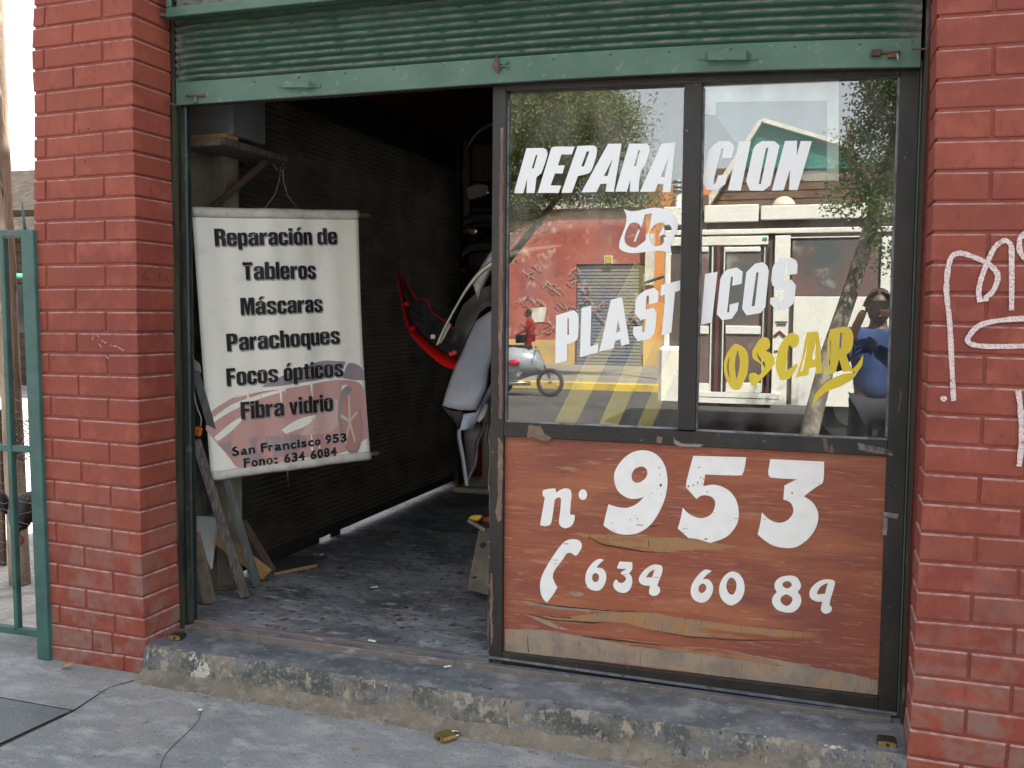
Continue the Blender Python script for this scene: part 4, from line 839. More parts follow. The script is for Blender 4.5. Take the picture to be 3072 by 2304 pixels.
GL = {'o': [_o,_ho], 'ó': [_o,_ho,_ac], 'n': [_n], 'u': [[(.5-x,.75-y) for x, y in _n]], 'p': [_p,_hp], 'q': [_fx(_p),_fx(_hp)], 'b': [_b,_hp], 'd': [_fx(_b),_fx(_hp)], 'a': [_a,_ha], 'á': [_a,_ha,_ac],
 'r': [[(0,0),(0,.75),(.19,.75),(.19,.66),(.26,.75),(.36,.77),(.36,.55),(.26,.54),(.20,.48),(.20,0)]],
 'e': [[(.5,.34),(.5,.62),(.45,.72),(.36,.77),(.14,.77),(.05,.72),(0,.62),(0,.13),(.05,.03),(.14,-.02),(.36,-.02),(.45,.03),(.5,.13),(.5,.27),(.3,.27),(.3,.15),(.27,.12),(.23,.12),(.2,.15),(.2,.34)], [(.2,.46),(.3,.46),(.3,.60),(.27,.64),(.23,.64),(.2,.60)]],
 'c': [[(.5,.48),(.5,.62),(.45,.72),(.36,.77),(.14,.77),(.05,.72),(0,.62),(0,.13),(.05,.03),(.14,-.02),(.36,-.02),(.45,.03),(.5,.13),(.5,.30),(.3,.30),(.3,.15),(.27,.12),(.23,.12),(.2,.15),(.2,.60),(.23,.64),(.27,.64),(.3,.60),(.3,.48)]],
 'i': [[(0,0),(0,.75),(.2,.75),(.2,0)],[(0,.83),(0,1),(.2,1),(.2,.83)]], 'l': [[(0,0),(0,1),(.2,1),(.2,0)]],
 'h': [[(0,0),(0,1),(.2,1),(.2,.70),(.27,.77),(.38,.77),(.47,.72),(.5,.62),(.5,0),(.3,0),(.3,.58),(.27,.62),(.23,.62),(.2,.58),(.2,0)]],
 's': [[(.47,.52),(.47,.62),(.43,.72),(.34,.77),(.14,.77),(.04,.72),(0,.61),(0,.52),(.04,.43),(.12,.38),(.25,.31),(.28,.26),(.28,.15),(.25,.12),(.21,.12),(.18,.16),(.18,.27),(0,.27),(0,.13),(.04,.03),(.14,-.02),(.34,-.02),(.44,.03),(.48,.13),(.48,.25),(.44,.35),(.36,.40),(.22,.47),(.19,.52),(.19,.60),(.22,.64),(.26,.64),(.29,.6),(.29,.52)]],
 't': [[(.07,.05),(.07,.60),(0,.60),(0,.74),(.07,.74),(.07,.92),(.27,.92),(.27,.74),(.36,.74),(.36,.60),(.27,.60),(.27,.17),(.30,.13),(.36,.13),(.36,0),(.2,-.01),(.11,.0)]],
 'v': [[(.16,0),(0,.75),(.19,.75),(.25,.28),(.31,.75),(.5,.75),(.35,0)]],
 'R': [[(0,0),(0,1),(.30,1),(.44,.98),(.53,.90),(.55,.78),(.55,.66),(.52,.57),(.44,.52),(.53,.46),(.56,.36),(.56,0),(.35,0),(.35,.36),(.32,.42),(.22,.43),(.22,0)], [(.22,.58),(.30,.58),(.34,.62),(.34,.78),(.31,.83),(.22,.83)]],
 'P': [[(0,0),(0,1),(.32,1),(.46,.97),(.54,.88),(.55,.75),(.55,.62),(.53,.50),(.45,.41),(.32,.38),(.22,.38),(.22,0)], [(.22,.55),(.29,.55),(.33,.59),(.33,.78),(.30,.83),(.22,.83)]],
 'T': [[(.15,0),(.15,.82),(0,.82),(0,1),(.52,1),(.52,.82),(.37,.82),(.37,0)]], 'M': [[(0,0),(0,1),(.29,1),(.37,.5),(.45,1),(.74,1),(.74,0),(.55,0),(.55,.66),(.44,0),(.30,0),(.19,.66),(.19,0)]],
 'F': [[(0,0),(0,1),(.47,1),(.47,.82),(.22,.82),(.22,.60),(.43,.60),(.43,.43),(.22,.43),(.22,0)]]}
def line(s, a, b, h):
    A_, B_ = bcrop(*a), bcrop(*b); H_ = abs(bcrop(a[0], a[1]-h)[1]-A_[1]); L = math.hypot(B_[0]-A_[0], B_[1]-A_[1]); ux, uy = (B_[0]-A_[0])/L, (B_[1]-A_[1])/L
    cur = 0; lay = []
    for ch in s:
        if ch == ' ': cur += .24; continue
        w_ = max(x for lp in GL[ch][:1] for x, y in lp); lay.append((ch, cur)); cur += w_+.050
    sx = L/(cur-.05)
    for ch, x0 in lay:
        lps = [[((x0+x)*sx, y*H_) for x, y in lp] for lp in GL[ch]]
        for nm, m, dx, dy, ly in (('letter_shadow', M['ink_grey'], .0042, -.0048, 5), ('letter_edge', M['ink_white'], .0017, -.0020, 6), ('letter', M['ink'], 0, 0, 7)):
            flat(nm, lps, .0003, m, bn, lambda X, Y, z: bpos(A_[0]+ux*X-uy*Y+dx, A_[1]+uy*X+ux*Y+dy, .0016+ly*.0006))
line('Reparación de', (252,328), (892,318), 90); line('Tableros', (402,505), (786,498), 92); line('Máscaras', (390,690), (822,672), 90)
line('Parachoques', (318,880), (908,838), 92); line('Focos ópticos', (316,1062), (926,1010), 92); line('Fibra vidrio', (392,1238), (876,1190), 92)
def line2(s, a, b, h):
    A_, B_ = bcrop(*a), bcrop(*b); H_ = abs(bcrop(a[0], a[1]-h)[1]-A_[1]); L = math.hypot(B_[0]-A_[0], B_[1]-A_[1]); ux, uy = (B_[0]-A_[0])/L, (B_[1]-A_[1])/L
    wd = {'i': .28, '1': .6, ' ': .34, ':': .33, 'r': .42, 'c': .56, 's': .54, 'F': .60, 'S': .66}; cur = 0; lay = []
    for ch in s:
        w_ = wd.get(ch, .60)
        if ch != ' ': lay.append((ch, cur, w_))
        cur += w_+.09
    k = L/(cur-.09)
    for ch, x0, w_ in lay:
        p0 = (A_[0]+ux*x0*k, A_[1]+uy*x0*k); p1 = (A_[0]+ux*(x0+w_)*k, A_[1]+uy*(x0+w_)*k)
        text('letter_edge', ch, (p0[0]-.0012, p0[1]), (p1[0]+.0012, p1[1]), H_, M['ink_white'], bn, lambda x, y, z: bpos(x, y, .0052), .06)
        text('letter', ch, p0, p1, H_, M['ink'], bn, lambda x, y, z: bpos(x, y, .0058), .04)
line2('San Francisco 953', (343,1428), (942,1350), 46); line2('Fono: 634 6084', (404,1488), (894,1425), 46)

# shelf it hangs from
SX = aY(665, 413, .5).x; SZ = aY(665, 413, .5).z; SY1 = aX(855, 470, SX).y
sf = empty('wall_shelf', 'rough plank shelf on the inner left wall above the banner', 'shelf')
for k in range(4):
    x0 = -.195+(SX+.195)*k/4; box('plank', (x0+.003, .502, SZ-.030), (x0+(SX+.195)/4-.003, SY1-.01, SZ-.016), M['wood_grey'], sf, .002)
box('front_batten', (-.195, .484, SZ-.034), (SX, .501, SZ), M['wood_mid'], sf, .002)
box('side_batten', (SX, .484, SZ-.030), (SX+.018, SY1+.01, SZ+.001), M['wood_grey'], sf, .003)
p = aX(800, 482, SX-.02); q = aX(618, 640, -.165); bar('brace', p, q, .03, .02, M['wood_brown'], sf, n=(1, 0, 0))
mb = empty('metal_box', 'open grey metal box on the shelf inside the door', 'box')
a = aY(575, 408, .54); c = aY(697, 330, .54)
box('side', (a.x-.04, .54, SZ+.020), (c.x, .544, SZ+.25), M['steel'], mb); box('side', (c.x, .541, SZ+.020), (c.x+.004, .80, SZ+.25), M['steel'], mb); box('side', (a.x-.04, .80, SZ+.020), (c.x, .804, SZ+.25), M['steel'], mb)
box('base', (a.x-.04, .545, SZ+.020), (c.x-.001, .799, SZ+.023), M['steel'], mb)
o = box('offcut', (a.x-.05, .50, SZ+.0015), (c.x-.012, .60, SZ+.0185), M['wood_new'], None, .001); tag(o, 'short pine offcut lying under the metal box on the shelf', 'offcut')
hw = empty('hanging_wire', 'bent wire loop that carries the banner from the shelf end', 'wire')
tp = Vector((SX+.012, SY1, SZ+.0)); m1 = bpos(*bplane(845, 510)); l1 = bpos(*bplane(792, 626), .004); r1 = bpos(*bplane(892, 628), .004)
tube('strand', [tp+Vector((0, 0, .01)), aY(857, 478, tp.y-.02), aY(842, 505, m1.y)], .0016, M['wire'], hw, 5)
tube('strand', [aY(842, 505, m1.y), aY(838, 540, m1.y), aY(826, 582, m1.y-.02), l1], .0016, M['wire'], hw, 5)
tube('strand', [aY(858, 500, m1.y+.01), aY(848, 512, m1.y), aY(851, 545, m1.y), aY(862, 585, m1.y+.02), r1], .0016, M['wire'], hw, 5)
tube('strand', [aY(812, 484, m1.y), aY(834, 512, m1.y)], .0014, M['wire'], hw, 5)
dn = bplane(861, 1392); tube('strand', [bpos(*bplane(861, 1385), .003), bpos(*bplane(861, 1420), .003), bpos(*bplane(863, 1463), .003)], .0012, M['wire'], hw, 5)
fx = empty('wall_switch', 'small dark red switch on the plaster pier above the banner', 'switch')
p = aY(590, 590, .778); box('body', (p.x-.012, .764, p.z-.035), (p.x+.012, .779, p.z+.032), M['cab_red'], fx, .006, 2); tube('lead', [p+Vector((0, -.006, -.033)), p+Vector((.004, -.006, -.05))], .003, M['black'], fx, 6)

# ================================================================== SIDE ROLLER SHUTTER inside (on the side street)
ss = empty('side_roller_shutter', 'dark closed roller shutter along the inner left wall with daylight under it', 'roller shutter')
bm = bmesh.new(); ys = [.91+(3.93-.91)*i/12 for i in range(13)]; g = []
nz = int((3.0-.37)/.0285)
for k in range(nz):
    for j in range(6):
        s = j/6; z = .372+(k+s)*.0285; g.append([bm.verts.new((-.178+.016*math.sin(math.pi*s)**.8 + .003*noise.noise(Vector((y, z*2, 0))), y, z)) for y in ys])
for a, b in zip(g, g[1:]):
    for i in range(12): bm.faces.new((a[i], a[i+1], b[i+1], b[i]))
bmesh.ops.solidify(bm, geom=list(bm.faces), thickness=.001)
tag(obj('slat', bm, M['shutter_in'], ss, True), kind='stuff')
box('bottom_bar', (-.186, .91, .318), (-.170, 3.93, .376), M['dark_wall'], ss, .002)
box('gap_blocker', (-.200, 1.06, .2865), (-.186, 1.80, .36), M['dark_wall'], ss, .002); box('gap_blocker', (-.200, 1.95, .2865), (-.186, 2.06, .36), M['dark_wall'], ss, .002)  # added strips that cover parts of the daylight gap
box('side_guide', (-.190, 3.93, .29), (-.13, 3.97, 3.0), M['frame'], ss)
for y0, y1 in ((.75, 1.45), (1.62, 2.05)):
    pass

# ================================================================== TIMBER leaning inside the door
def lean(nm, lab, cat, b, t, yb, yt, wd, th, m, grp=None, n=(0, -1, 0), w2=None, par=None):
    p = aY(b[0], b[1], yb); q = aY(t[0], t[1], yt); o = bar(nm, p, q, wd, th, m, par, n=n, q_w=w2); tag(o, lab, cat, grp); return o
lean('leaning_plank', 'weathered grey round-edged plank leaning nearest the door post', 'plank', (735, 1788), (588, 1322), .66, .40, .047, .03, M['wood_grey'], n=(.5, -.8, 0), w2=.040)
lean('leaning_bar', 'long dark greenish flat bar leaning behind the grey plank and in front of the banner', 'bar', (771, 1756), (586, 1115), .73, .44, .042, .012, M['wood_green'], n=(.5, -.8, 0), w2=.034)
lean('leaning_plank', 'short reddish brown plank leaning beside the foot of the door post', 'plank', (628, 1806), (587, 1600), .52, .42, .058, .03, M['wood_mid'], n=(.3, -1, 0), w2=.035)
lean('leaning_plank', 'fresh pine board leaning low behind the grey plank', 'plank', (800, 1722), (622, 1590), .88, .62, .065, .025, M['wood_new'], n=(.3, -1, .3), w2=.065)
lean('leaning_plank', 'dark brown plank leaning furthest right of the timber pile', 'plank', (819, 1712), (728, 1560), .95, .86, .036, .03, M['wood_brown'], n=(.5, -.8, 0))
lean('leaning_plank', 'broad brown board leaning between the steel bar and the pine board', 'plank', (790, 1700), (700, 1560), .99, .93, .075, .02, M['wood_mid'], n=(.5, -.8, 0))
P = [aY(589, 1549, .60), aY(650, 1552, .60), aY(632, 1708, .58), aY(612, 1660, .58), aY(589, 1590, .58)]
o = prism('white_offcut', P, (0, .016, 0), M['whiteboard'], None, .001); tag(o, 'white melamine offcut standing in the timber pile', 'board')
P = [aY(578, 1385, .70), aY(615, 1370, .70), aY(640, 1540, .70), aY(578, 1545, .70)]
o = prism('dark_sheet', P, (0, .01, 0), mat('blue_grey_sheet', (.06, .075, .085), rough=.5)); tag(o, 'blue grey metal sheet behind the white offcut', 'sheet')
a, b, c, d = aZ(828, 1718, .300), aZ(952, 1692, .300), aZ(940, 1664, .300), aZ(812, 1680, .300)
lb = empty('floor_board', 'dark board with a yellow pine edge lying flat on the shop floor', 'board')
prism('board', [(p.x, p.y, .300) for p in (a, b, c, d)], (0, 0, -.012), mat('dark_laminate', (.07, .08, .085), rough=.5), lb, .001)
prism('edge_strip', [(a.x-.004, a.y-.012, .302), (b.x, b.y-.012, .302), (b.x, b.y-.001, .302), (a.x-.004, a.y-.001, .302)], (0, 0, -.016), M['wood_new'], lb, .001)
lab = ['grey wedge of wood between the planks', 'dusty block at the foot of the pine board', 'flat splinter of wood under the grey plank', 'small chip of wood by the grey plank', 'dark lump of rubble in the timber pile', 'tan wedge of wood near the door post']
for i, (px, py, sz, m) in enumerate(((665, 1752, .07, 'wood_mid'), (790, 1752, .04, 'wood_mid'), (705, 1762, .045, 'wood_grey'), (722, 1775, .03, 'wood_mid'), (690, 1745, .04, 'stone'), (660, 1770, .035, 'wood_mid'))):
    p = aZ(px, py, .285); bm = bmesh.new(); add_box(bm, (-sz, -sz*.5, 0), (sz, sz*.5, sz*.45), Matrix.Translation(p) @ Matrix.Rotation(R.uniform(-1, 1), 4, 'Z'))
    for v in bm.verts: v.co += Vector((R.uniform(-1, 1), R.uniform(-1, 1), 0))*sz*.25
    bevel(bm, .003); tag(obj('wood_scrap', bm, M[m]), lab[i], 'wood scrap', 'scraps under the leaning timber')
# cable with an orange plug
cb = empty('extension_cable', 'grey coiled cable with an orange plug hanging behind the door post', 'cable')
for k in range(5):
    x = 575+k*3; pts = [aY(574+a, b, .46) for a, b in open_smooth([(0, 1076), (22-k*2, 1092+k*6), (26-k*4, 1118+k*9), (8, 1105+k*14), (4, 1085)])]
    tube('cord', pts, .0035, M['cable'], cb, 6)
tube('cord', [aY(a, b, .45) for a, b in open_smooth([(577, 1085), (582, 1180), (592, 1225), (603, 1255), (601, 1280)])], .0035, M['cable'], cb, 6)
p = aY(598, 1282, .45); q = aY(592, 1306, .45); bar('plug', p, q, .030, .022, M['orange'], cb, bv=.004); bar('socket', q, aY(588, 1318, .45), .020, .016, M['black'], cb, bv=.003)
# ================================================================== CAR BODY PARTS hanging in the dark
def G3(rows): return [[aY(*p) for p in r] for r in rows]
rb = empty('red_bumper', 'upturned red car bumper hanging in the dark against the side shutter', 'bumper')
o1 = open_smooth([(1193, 815, 1.9), (1200, 850, 1.85), (1208, 890, 1.82), (1226, 970, 1.75), (1251, 1014, 1.70), (1289, 1052, 1.62), (1331, 1086, 1.55), (1372, 1100, 1.5), (1395, 1104, 1.45)], 4)
o1 = [(p[0]-4, p[1]+9, p[2]) for p in o1]
o2 = open_smooth([(1197, 817, 1.95), (1206, 850, 1.93), (1215, 890, 1.92), (1236, 963, 1.88), (1264, 997, 1.82), (1302, 1032, 1.75), (1340, 1057, 1.68), (1378, 1077, 1.62), (1400, 1082, 1.55)], 4)
o3 = open_smooth([(1199, 820, 2.05), (1222, 852, 2.1), (1243, 892, 2.15), (1262, 898, 2.15), (1281, 901, 2.12), (1298, 936, 2.1), (1335, 965, 2.0), (1378, 998, 1.9), (1400, 1010, 1.85)], 4)
mid = [((a[0]*.45+b[0]*.55), (a[1]*.45+b[1]*.55)+2, max(a[2], b[2])+.06) for a, b in zip(o2, o3)]
surf('skin', G3([o1, [((a[0]+b[0])/2-3, (a[1]+b[1])/2+2, (a[2]+b[2])/2-.03) for a, b in zip(o1, o2)], o2]), .004, M['bump_red'], rb)
surf('inner_face', G3([o2, mid, o3]), .004, M['bump_dark'], rb)
bm = bmesh.new(); add_tube(bm, [aY(p[0], p[1], p[2]-.01) for p in o3], .006, 6); obj('rim', bm, M['bump_red'], rb, True)
for px, py in ((1220, 912), (1238, 985)):
    p = aY(px, py, 1.72); bm = bmesh.new(); bmesh.ops.create_cone(bm, cap_ends=True, segments=10, radius1=.016, radius2=.012, depth=.02, matrix=Matrix.Translation(p) @ Matrix.Rotation(math.pi/2, 4, 'X')); obj('mounting_tab', bm, M['bump_red'], rb)
for px, py in ((1297, 1010), (1362, 1058), (1352, 1062)):
    p = aY(px, py, 1.6); box('clip', (p.x-.012, p.y, p.z-.012), (p.x+.014, p.y+.01, p.z+.012), M['bump_cream'] if px < 1300 else M['bump_red'], rb, .003)
# cream trim strip and big grey bumper that carries on behind the window
cs = empty('cream_trim_strip', 'long curved cream trim strip hanging in front of the bumpers', 'trim strip')
s1 = open_smooth([(1306, 1036, 1.35), (1329, 985, 1.34), (1349, 947, 1.33), (1371, 908, 1.32), (1400, 858, 1.3), (1434, 814, 1.28), (1473, 783, 1.26), (1524, 752, 1.24), (1600, 738, 1.22), (1684, 732, 1.2)], 4)
s2 = open_smooth([(1318, 1034, 1.33), (1335, 992, 1.32), (1354, 955, 1.31), (1380, 908, 1.3), (1408, 866, 1.28), (1440, 828, 1.26), (1476, 800, 1.24), (1526, 774, 1.22), (1600, 756, 1.2), (1680, 742, 1.18)], 4)
surf('strip', G3([s1, [((a[0]+b[0])/2, (a[1]+b[1])/2, b[2]-.02) for a, b in zip(s1, s2)], s2]), .004, M['bump_cream'], cs)
P = [aY(1310, 1034, 1.34), aY(1322, 1030, 1.34), aY(1334, 1010, 1.34), aY(1352, 975, 1.34), aY(1345, 962, 1.34), aY(1322, 1000, 1.34)]
prism('end_tab', P, (0, .006, 0), M['bump_cream'], cs, .001)
bg_ = empty('grey_bumper', 'large dull grey bumper arching behind the left window pane', 'bumper')
t1 = open_smooth([(1418, 850, 1.5), (1442, 800, 1.48), (1478, 745, 1.45), (1524, 702, 1.42), (1575, 668, 1.4), (1640, 640, 1.38), (1700, 627, 1.37), (1760, 622, 1.36), (1900, 622, 1.35), (2040, 640, 1.35), (2120, 660, 1.36)], 4)
t2 = open_smooth([(1436, 905, 1.5), (1462, 845, 1.48), (1492, 800, 1.45), (1545, 765, 1.42), (1600, 735, 1.4), (1650, 708, 1.38), (1710, 698, 1.37), (1780, 688, 1.36), (1900, 682, 1.35), (2040, 692, 1.35), (2120, 706, 1.36)], 4)
grows = [t1] + [[(a[0]*(1-f)+b[0]*f, a[1]*(1-f)+b[1]*f, a[2]-dy) for a, b in zip(t1, t2)] for f, dy in ((.12, .05), (.3, .085), (.7, .09), (.9, .05))] + [t2]
surf('shell', G3(grows), .004, mat('grey_primed_plastic', (.62, .64, .60), [((.70, .72, .68), 5, .4, .7), ((.35, .37, .35), 7, .56, .66), ((.42, .22, .19), 4, .66, .72)], rough=.4), bg_)
P = [aY(1596, 716, 1.38), aY(1631, 706, 1.38), aY(1624, 742, 1.38), (aY(1618, 745, 1.38)), aY(1604, 745, 1.38)]
prism('mounting_tab', P, (0, .012, 0), M['bump_grey'], bg_, .002)
P = [aY(1518, 700, 1.38), aY(1560, 690, 1.38), aY(1600, 720, 1.36), aY(1580, 745, 1.36), aY(1555, 760, 1.36), aY(1516, 768, 1.36)]
prism('corner_piece', P, (0, .02, 0), mat('pale_primed_plastic', (.66, .68, .62), [((.5, .3, .27), 6, .62, .7)], rough=.45), bg_, .004)
P = [(1352, 1033), (1369, 957), (1385, 925), (1411, 894), (1441, 869), (1482, 850), (1482, 906), (1445, 921), (1420, 978), (1395, 1025), (1375, 1036)]
o = surf('wheel_arch_liner', G3([[(a, b, 1.42) for a, b in ((1350, 1036), (1369, 957), (1390, 915), (1411, 894), (1441, 869), (1490, 846))], [(a, b, 1.50) for a, b in ((1372, 1040), (1388, 985), (1405, 945), (1425, 925), (1450, 905), (1490, 885))], [(a, b, 1.40) for a, b in ((1392, 1032), (1408, 1000), (1424, 970), (1438, 940), (1458, 922), (1490, 915))]]), .004, M['liner'])
tag(o, 'black wheel arch liner with primer patches hanging behind the cream strip', 'car part')
fb = empty('grey_blue_bumper', 'blue grey primed bumper end hanging beside the window post', 'bumper')
L_ = open_smooth([(1425, 968, 1.2), (1404, 1012, 1.16), (1386, 1056, 1.12), (1357, 1119, 1.06), (1336, 1181, 1.0), (1326, 1217, .98)], 3)
R_ = open_smooth([(1494, 925, 1.2), (1492, 990, 1.16), (1488, 1050, 1.12), (1470, 1108, 1.06), (1462, 1165, 1.0), (1434, 1229, .98)], 3)
rws = []
for f, dy, up in ((0, .05, 0), (.03, .005, -2), (.12, -.012, -4), (.5, -.022, -6), (.8, -.018, -4), (.94, -.008, -1), (1, .03, 0)):
    rws.append([(a[0]*(1-f)+b[0]*f, a[1]*(1-f)+b[1]*f+(up if k == 0 else 0)+(7*math.sin(f*3.1) if k == len(L_)-1 else 0), a[2]+dy) for k, (a, b) in enumerate(zip(L_, R_))])
surf('shell', G3(rws), .004, M['bump_grey'], fb)
surf('light_blue_flange', G3([[(1490, 1120, 1.12), (1462, 1175, 1.08), (1441, 1204, 1.06), (1428, 1238, 1.06), (1391, 1242, 1.05), (1380, 1290, 1.05)], [(1492, 1165, 1.16), (1475, 1188, 1.12), (1455, 1225, 1.1), (1437, 1256, 1.08), (1420, 1284, 1.08), (1380, 1292, 1.07)]]), .004, M['bump_blue'], fb)
surf('inner_lip', G3([[(1330, 1222, 1.05), (1360, 1232, 1.05), (1390, 1234, 1.05)], [(1352, 1248, 1.12), (1364, 1262, 1.12), (1380, 1292, 1.12)]]), .004, M['bump_dark'], fb)
for pts, w0 in (([(1381, 1288), (1380, 1310), (1385, 1340), (1392, 1378), (1399, 1430), (1403, 1458)], 9), ([(1456, 1270), (1447, 1300), (1434, 1330), (1428, 1388), (1410, 1430), (1405, 1446)], 8)):
    ps_ = open_smooth(pts, 4); surf('bracket', G3([[(a-w0/2, b, 1.12) for a, b in ps_], [(a+w0/2, b, 1.10) for a, b in ps_]]), .008, M['liner'] if w0 == 8 else M['bump_grey'], fb)
P = [aY(*p, 1.06) for p in ((1452, 1210), (1464, 1212), (1463, 1228), (1452, 1252), (1438, 1268), (1428, 1262), (1440, 1240))]
prism('bracket', P, (0, .006, 0), M['steel'], fb, .002)
P = [aY(*p, 1.14) for p in ((1390, 1292), (1440, 1270), (1448, 1300), (1430, 1345), (1415, 1420), (1405, 1432), (1398, 1380))]
prism('inner_web', P, (0, .02, 0), M['bump_dark'], fb, .002)
# cream pedestal, red cabinet, pipes and lamps at the back
st = empty('pedestal_stand', 'cream enamelled machine pedestal standing at the back of the workshop', 'stand')
def lathe(name, c, prof_, m, par, n=20):
    bm = bmesh.new(); g = [[bm.verts.new((c[0]+r*math.cos(2*math.pi*k/n), c[1]+r*math.sin(2*math.pi*k/n), c[2]+z)) for k in range(n)] for r, z in prof_]
    for a, b in zip(g, g[1:]):
        for k in range(n): bm.faces.new((a[k], a[(k+1) % n], b[(k+1) % n], b[k]))
    bm.faces.new(g[0][::-1]); bm.faces.new(g[-1]); return obj(name, bm, m, par, True)
bs = aY(1455, 1440, 3.2); bz = .286
c0_ = aZ(1408, 1478, bz); 
box('foot', (c0_.x-.12, c0_.y-.04, bz), (c0_.x+.30, c0_.y+.16, bz+.045), M['cream_paint'], st, .02, 3)
lathe('foot_dome', (c0_.x+.04, c0_.y+.22, bz+.0), [(.17, 0), (.16, .05), (.10, .09), (.03, .10)], M['cream_paint'], st)
pc = aY(1458, 1445, c0_.y+.1); tube('column', [(pc.x, pc.y, bz+.04), (pc.x, pc.y, 1.0)], .032, M['cream_paint'], st, 14)
rc = empty('red_cabinet', 'dark red metal cabinet behind the pedestal', 'cabinet')
a, b = aY(1384, 1452, 4.3), aY(1500, 1180, 4.3)
box('body', (a.x, 4.3, .286), (b.x+.2, 4.7, b.z), M['cab_red'], rc, .01, 2); box('drawer_front', (a.x+.02, 4.285, .32), (b.x+.16, 4.299, .62), M['cab_red'], rc, .004); box('drawer_front', (a.x+.02, 4.285, .64), (b.x+.16, 4.299, b.z-.03), M['cab_red'], rc, .004)
for k, (px, lab_, m) in enumerate(((1362, 'brown timber upright at the end of the side shutter', 'wood_brown'), (1376, 'grey pipe upright next to the brown timber', 'wood_grey'))):
    p = aY(px, 1440, 4.0+.1*k); o = box('wall_upright', (p.x-.018, p.y, .286), (p.x+.018, p.y+.04, 2.9), M[m], None, .004); tag(o, lab_, 'upright')
for k, (pts, yy, lab_) in enumerate((([(1393, 560), (1430, 545), (1468, 552), (1474, 580), (1450, 590), (1412, 602), (1397, 600)], 2.9, 'car headlamp with clear lens hung high at the back'), ([(1402, 690), (1425, 680), (1436, 688), (1430, 704), (1408, 706)], 3.0, 'small round lamp hung below the large headlamp'))):
    hl = empty('car_headlamp', lab_, 'headlamp')
    prism('housing', [aY(a, b, yy+.03) for a, b in pts], (0, .12, 0), M['bump_dark'], hl, .01)
    cx = sum(p[0] for p in pts)/len(pts); cy = sum(p[1] for p in pts)/len(pts)
    prism('lens', [aY(cx+(a-cx)*.86, cy+(b-cy)*.86, yy) for a, b in pts], (0, .028, 0), M['lens'], hl, .012, 3)
for k, (px0, px1, py0, py1, m, lab_) in enumerate(((1415, 1500, 430, 545, 'wood_brown', 'reddish board on the back wall above the headlamp'), (1388, 1408, 420, 700, 'wood_grey', 'pale upright board on the back wall'), (1400, 1500, 620, 680, 'bump_dark', 'dark plastic bumper section on the back rack'), (1405, 1500, 715, 800, 'bump_dark', 'black plastic grille piece on the back rack'))):
    a, b = aY(px0, py1, 3.6+.1*k), aY(px1, py0, 3.6+.1*k); o = box('stored_part', (a.x, a.y, a.z), (b.x, a.y+.04, b.z), M[m], None, .01, 2); tag(o, lab_, 'board' if k < 2 else 'car part')
o = prism('red_reflector', [aY(1382, 808, 3.2), aY(1392, 803, 3.2), aY(1394, 812, 3.2), aY(1384, 816, 3.2)], (0, .02, 0), M['lamp_red'], None, .003); tag(o, 'small red lamp lens glinting in the dark above the red bumper', 'lamp lens')
# plate and yellow tool beside the window post
pt = empty('steel_plate', 'grey steel plate with holes leaning inside beside the window post', 'plate')
P = [aY(a, b, yy) for a, b, yy in ((1436, 1590, 1.16), (1480, 1580, 1.16), (1482, 1800, 1.0), (1465, 1786, 1.0), (1403, 1768, 1.03), (1408, 1730, 1.05), (1420, 1668, 1.1))]
flatP = prism('plate', P, (.004, .01, 0), mat('oily_steel', (.10, .095, .075), [((.17, .15, .10), 6, .5, .65), ((.05, .045, .04), 9, .55, .7)], rough=.6), pt, .001)
for px, py in ((1448, 1636), (1426, 1736)):
    p = aY(px, py, 1.05); bm = bmesh.new(); bmesh.ops.create_cone(bm, cap_ends=True, segments=12, radius1=.014, radius2=.014, depth=.012, matrix=Matrix.Translation(p) @ Matrix.Rotation(math.pi/2, 4, 'X')); obj('hole_rim', bm, M['black'], pt)
yt = empty('yellow_clamp', 'yellow painted clamp with dusty wooden handle beside the window post', 'tool')
P = [aY(a, b, 1.12) for a, b in ((1404, 1556), (1412, 1548), (1440, 1546), (1446, 1553), (1432, 1564), (1410, 1563))]; prism('jaw', P, (0, .03, 0), M['yellow'], yt, .004)
bar('handle', aY(1404, 1560, 1.1), aY(1458, 1592, 1.08), .017, .015, M['wood_mid'], yt)
P = [aY(a, b, 1.14) for a, b in ((1442, 1555), (1470, 1548), (1470, 1568), (1450, 1566))]; prism('guard', P, (0, .02, 0), M['cab_red'], yt, .003)
# yellow boards seen through the glass
for (a, b, lab_, wd) in (((1688, 1285), (1930, 800), 'leftmost yellow board leaning behind the window panes', .078), ((1816, 1300), (1985, 910), 'middle yellow board leaning behind the left pane', .070), ((1925, 1300), (2040, 1040), 'yellow board leaning closest to the mullion, lowest of three', .055)):
    lean('yellow_board', lab_, 'board', a, b, .40, .62, wd, .018, M['yellow_dull'], 'yellow boards behind the window')
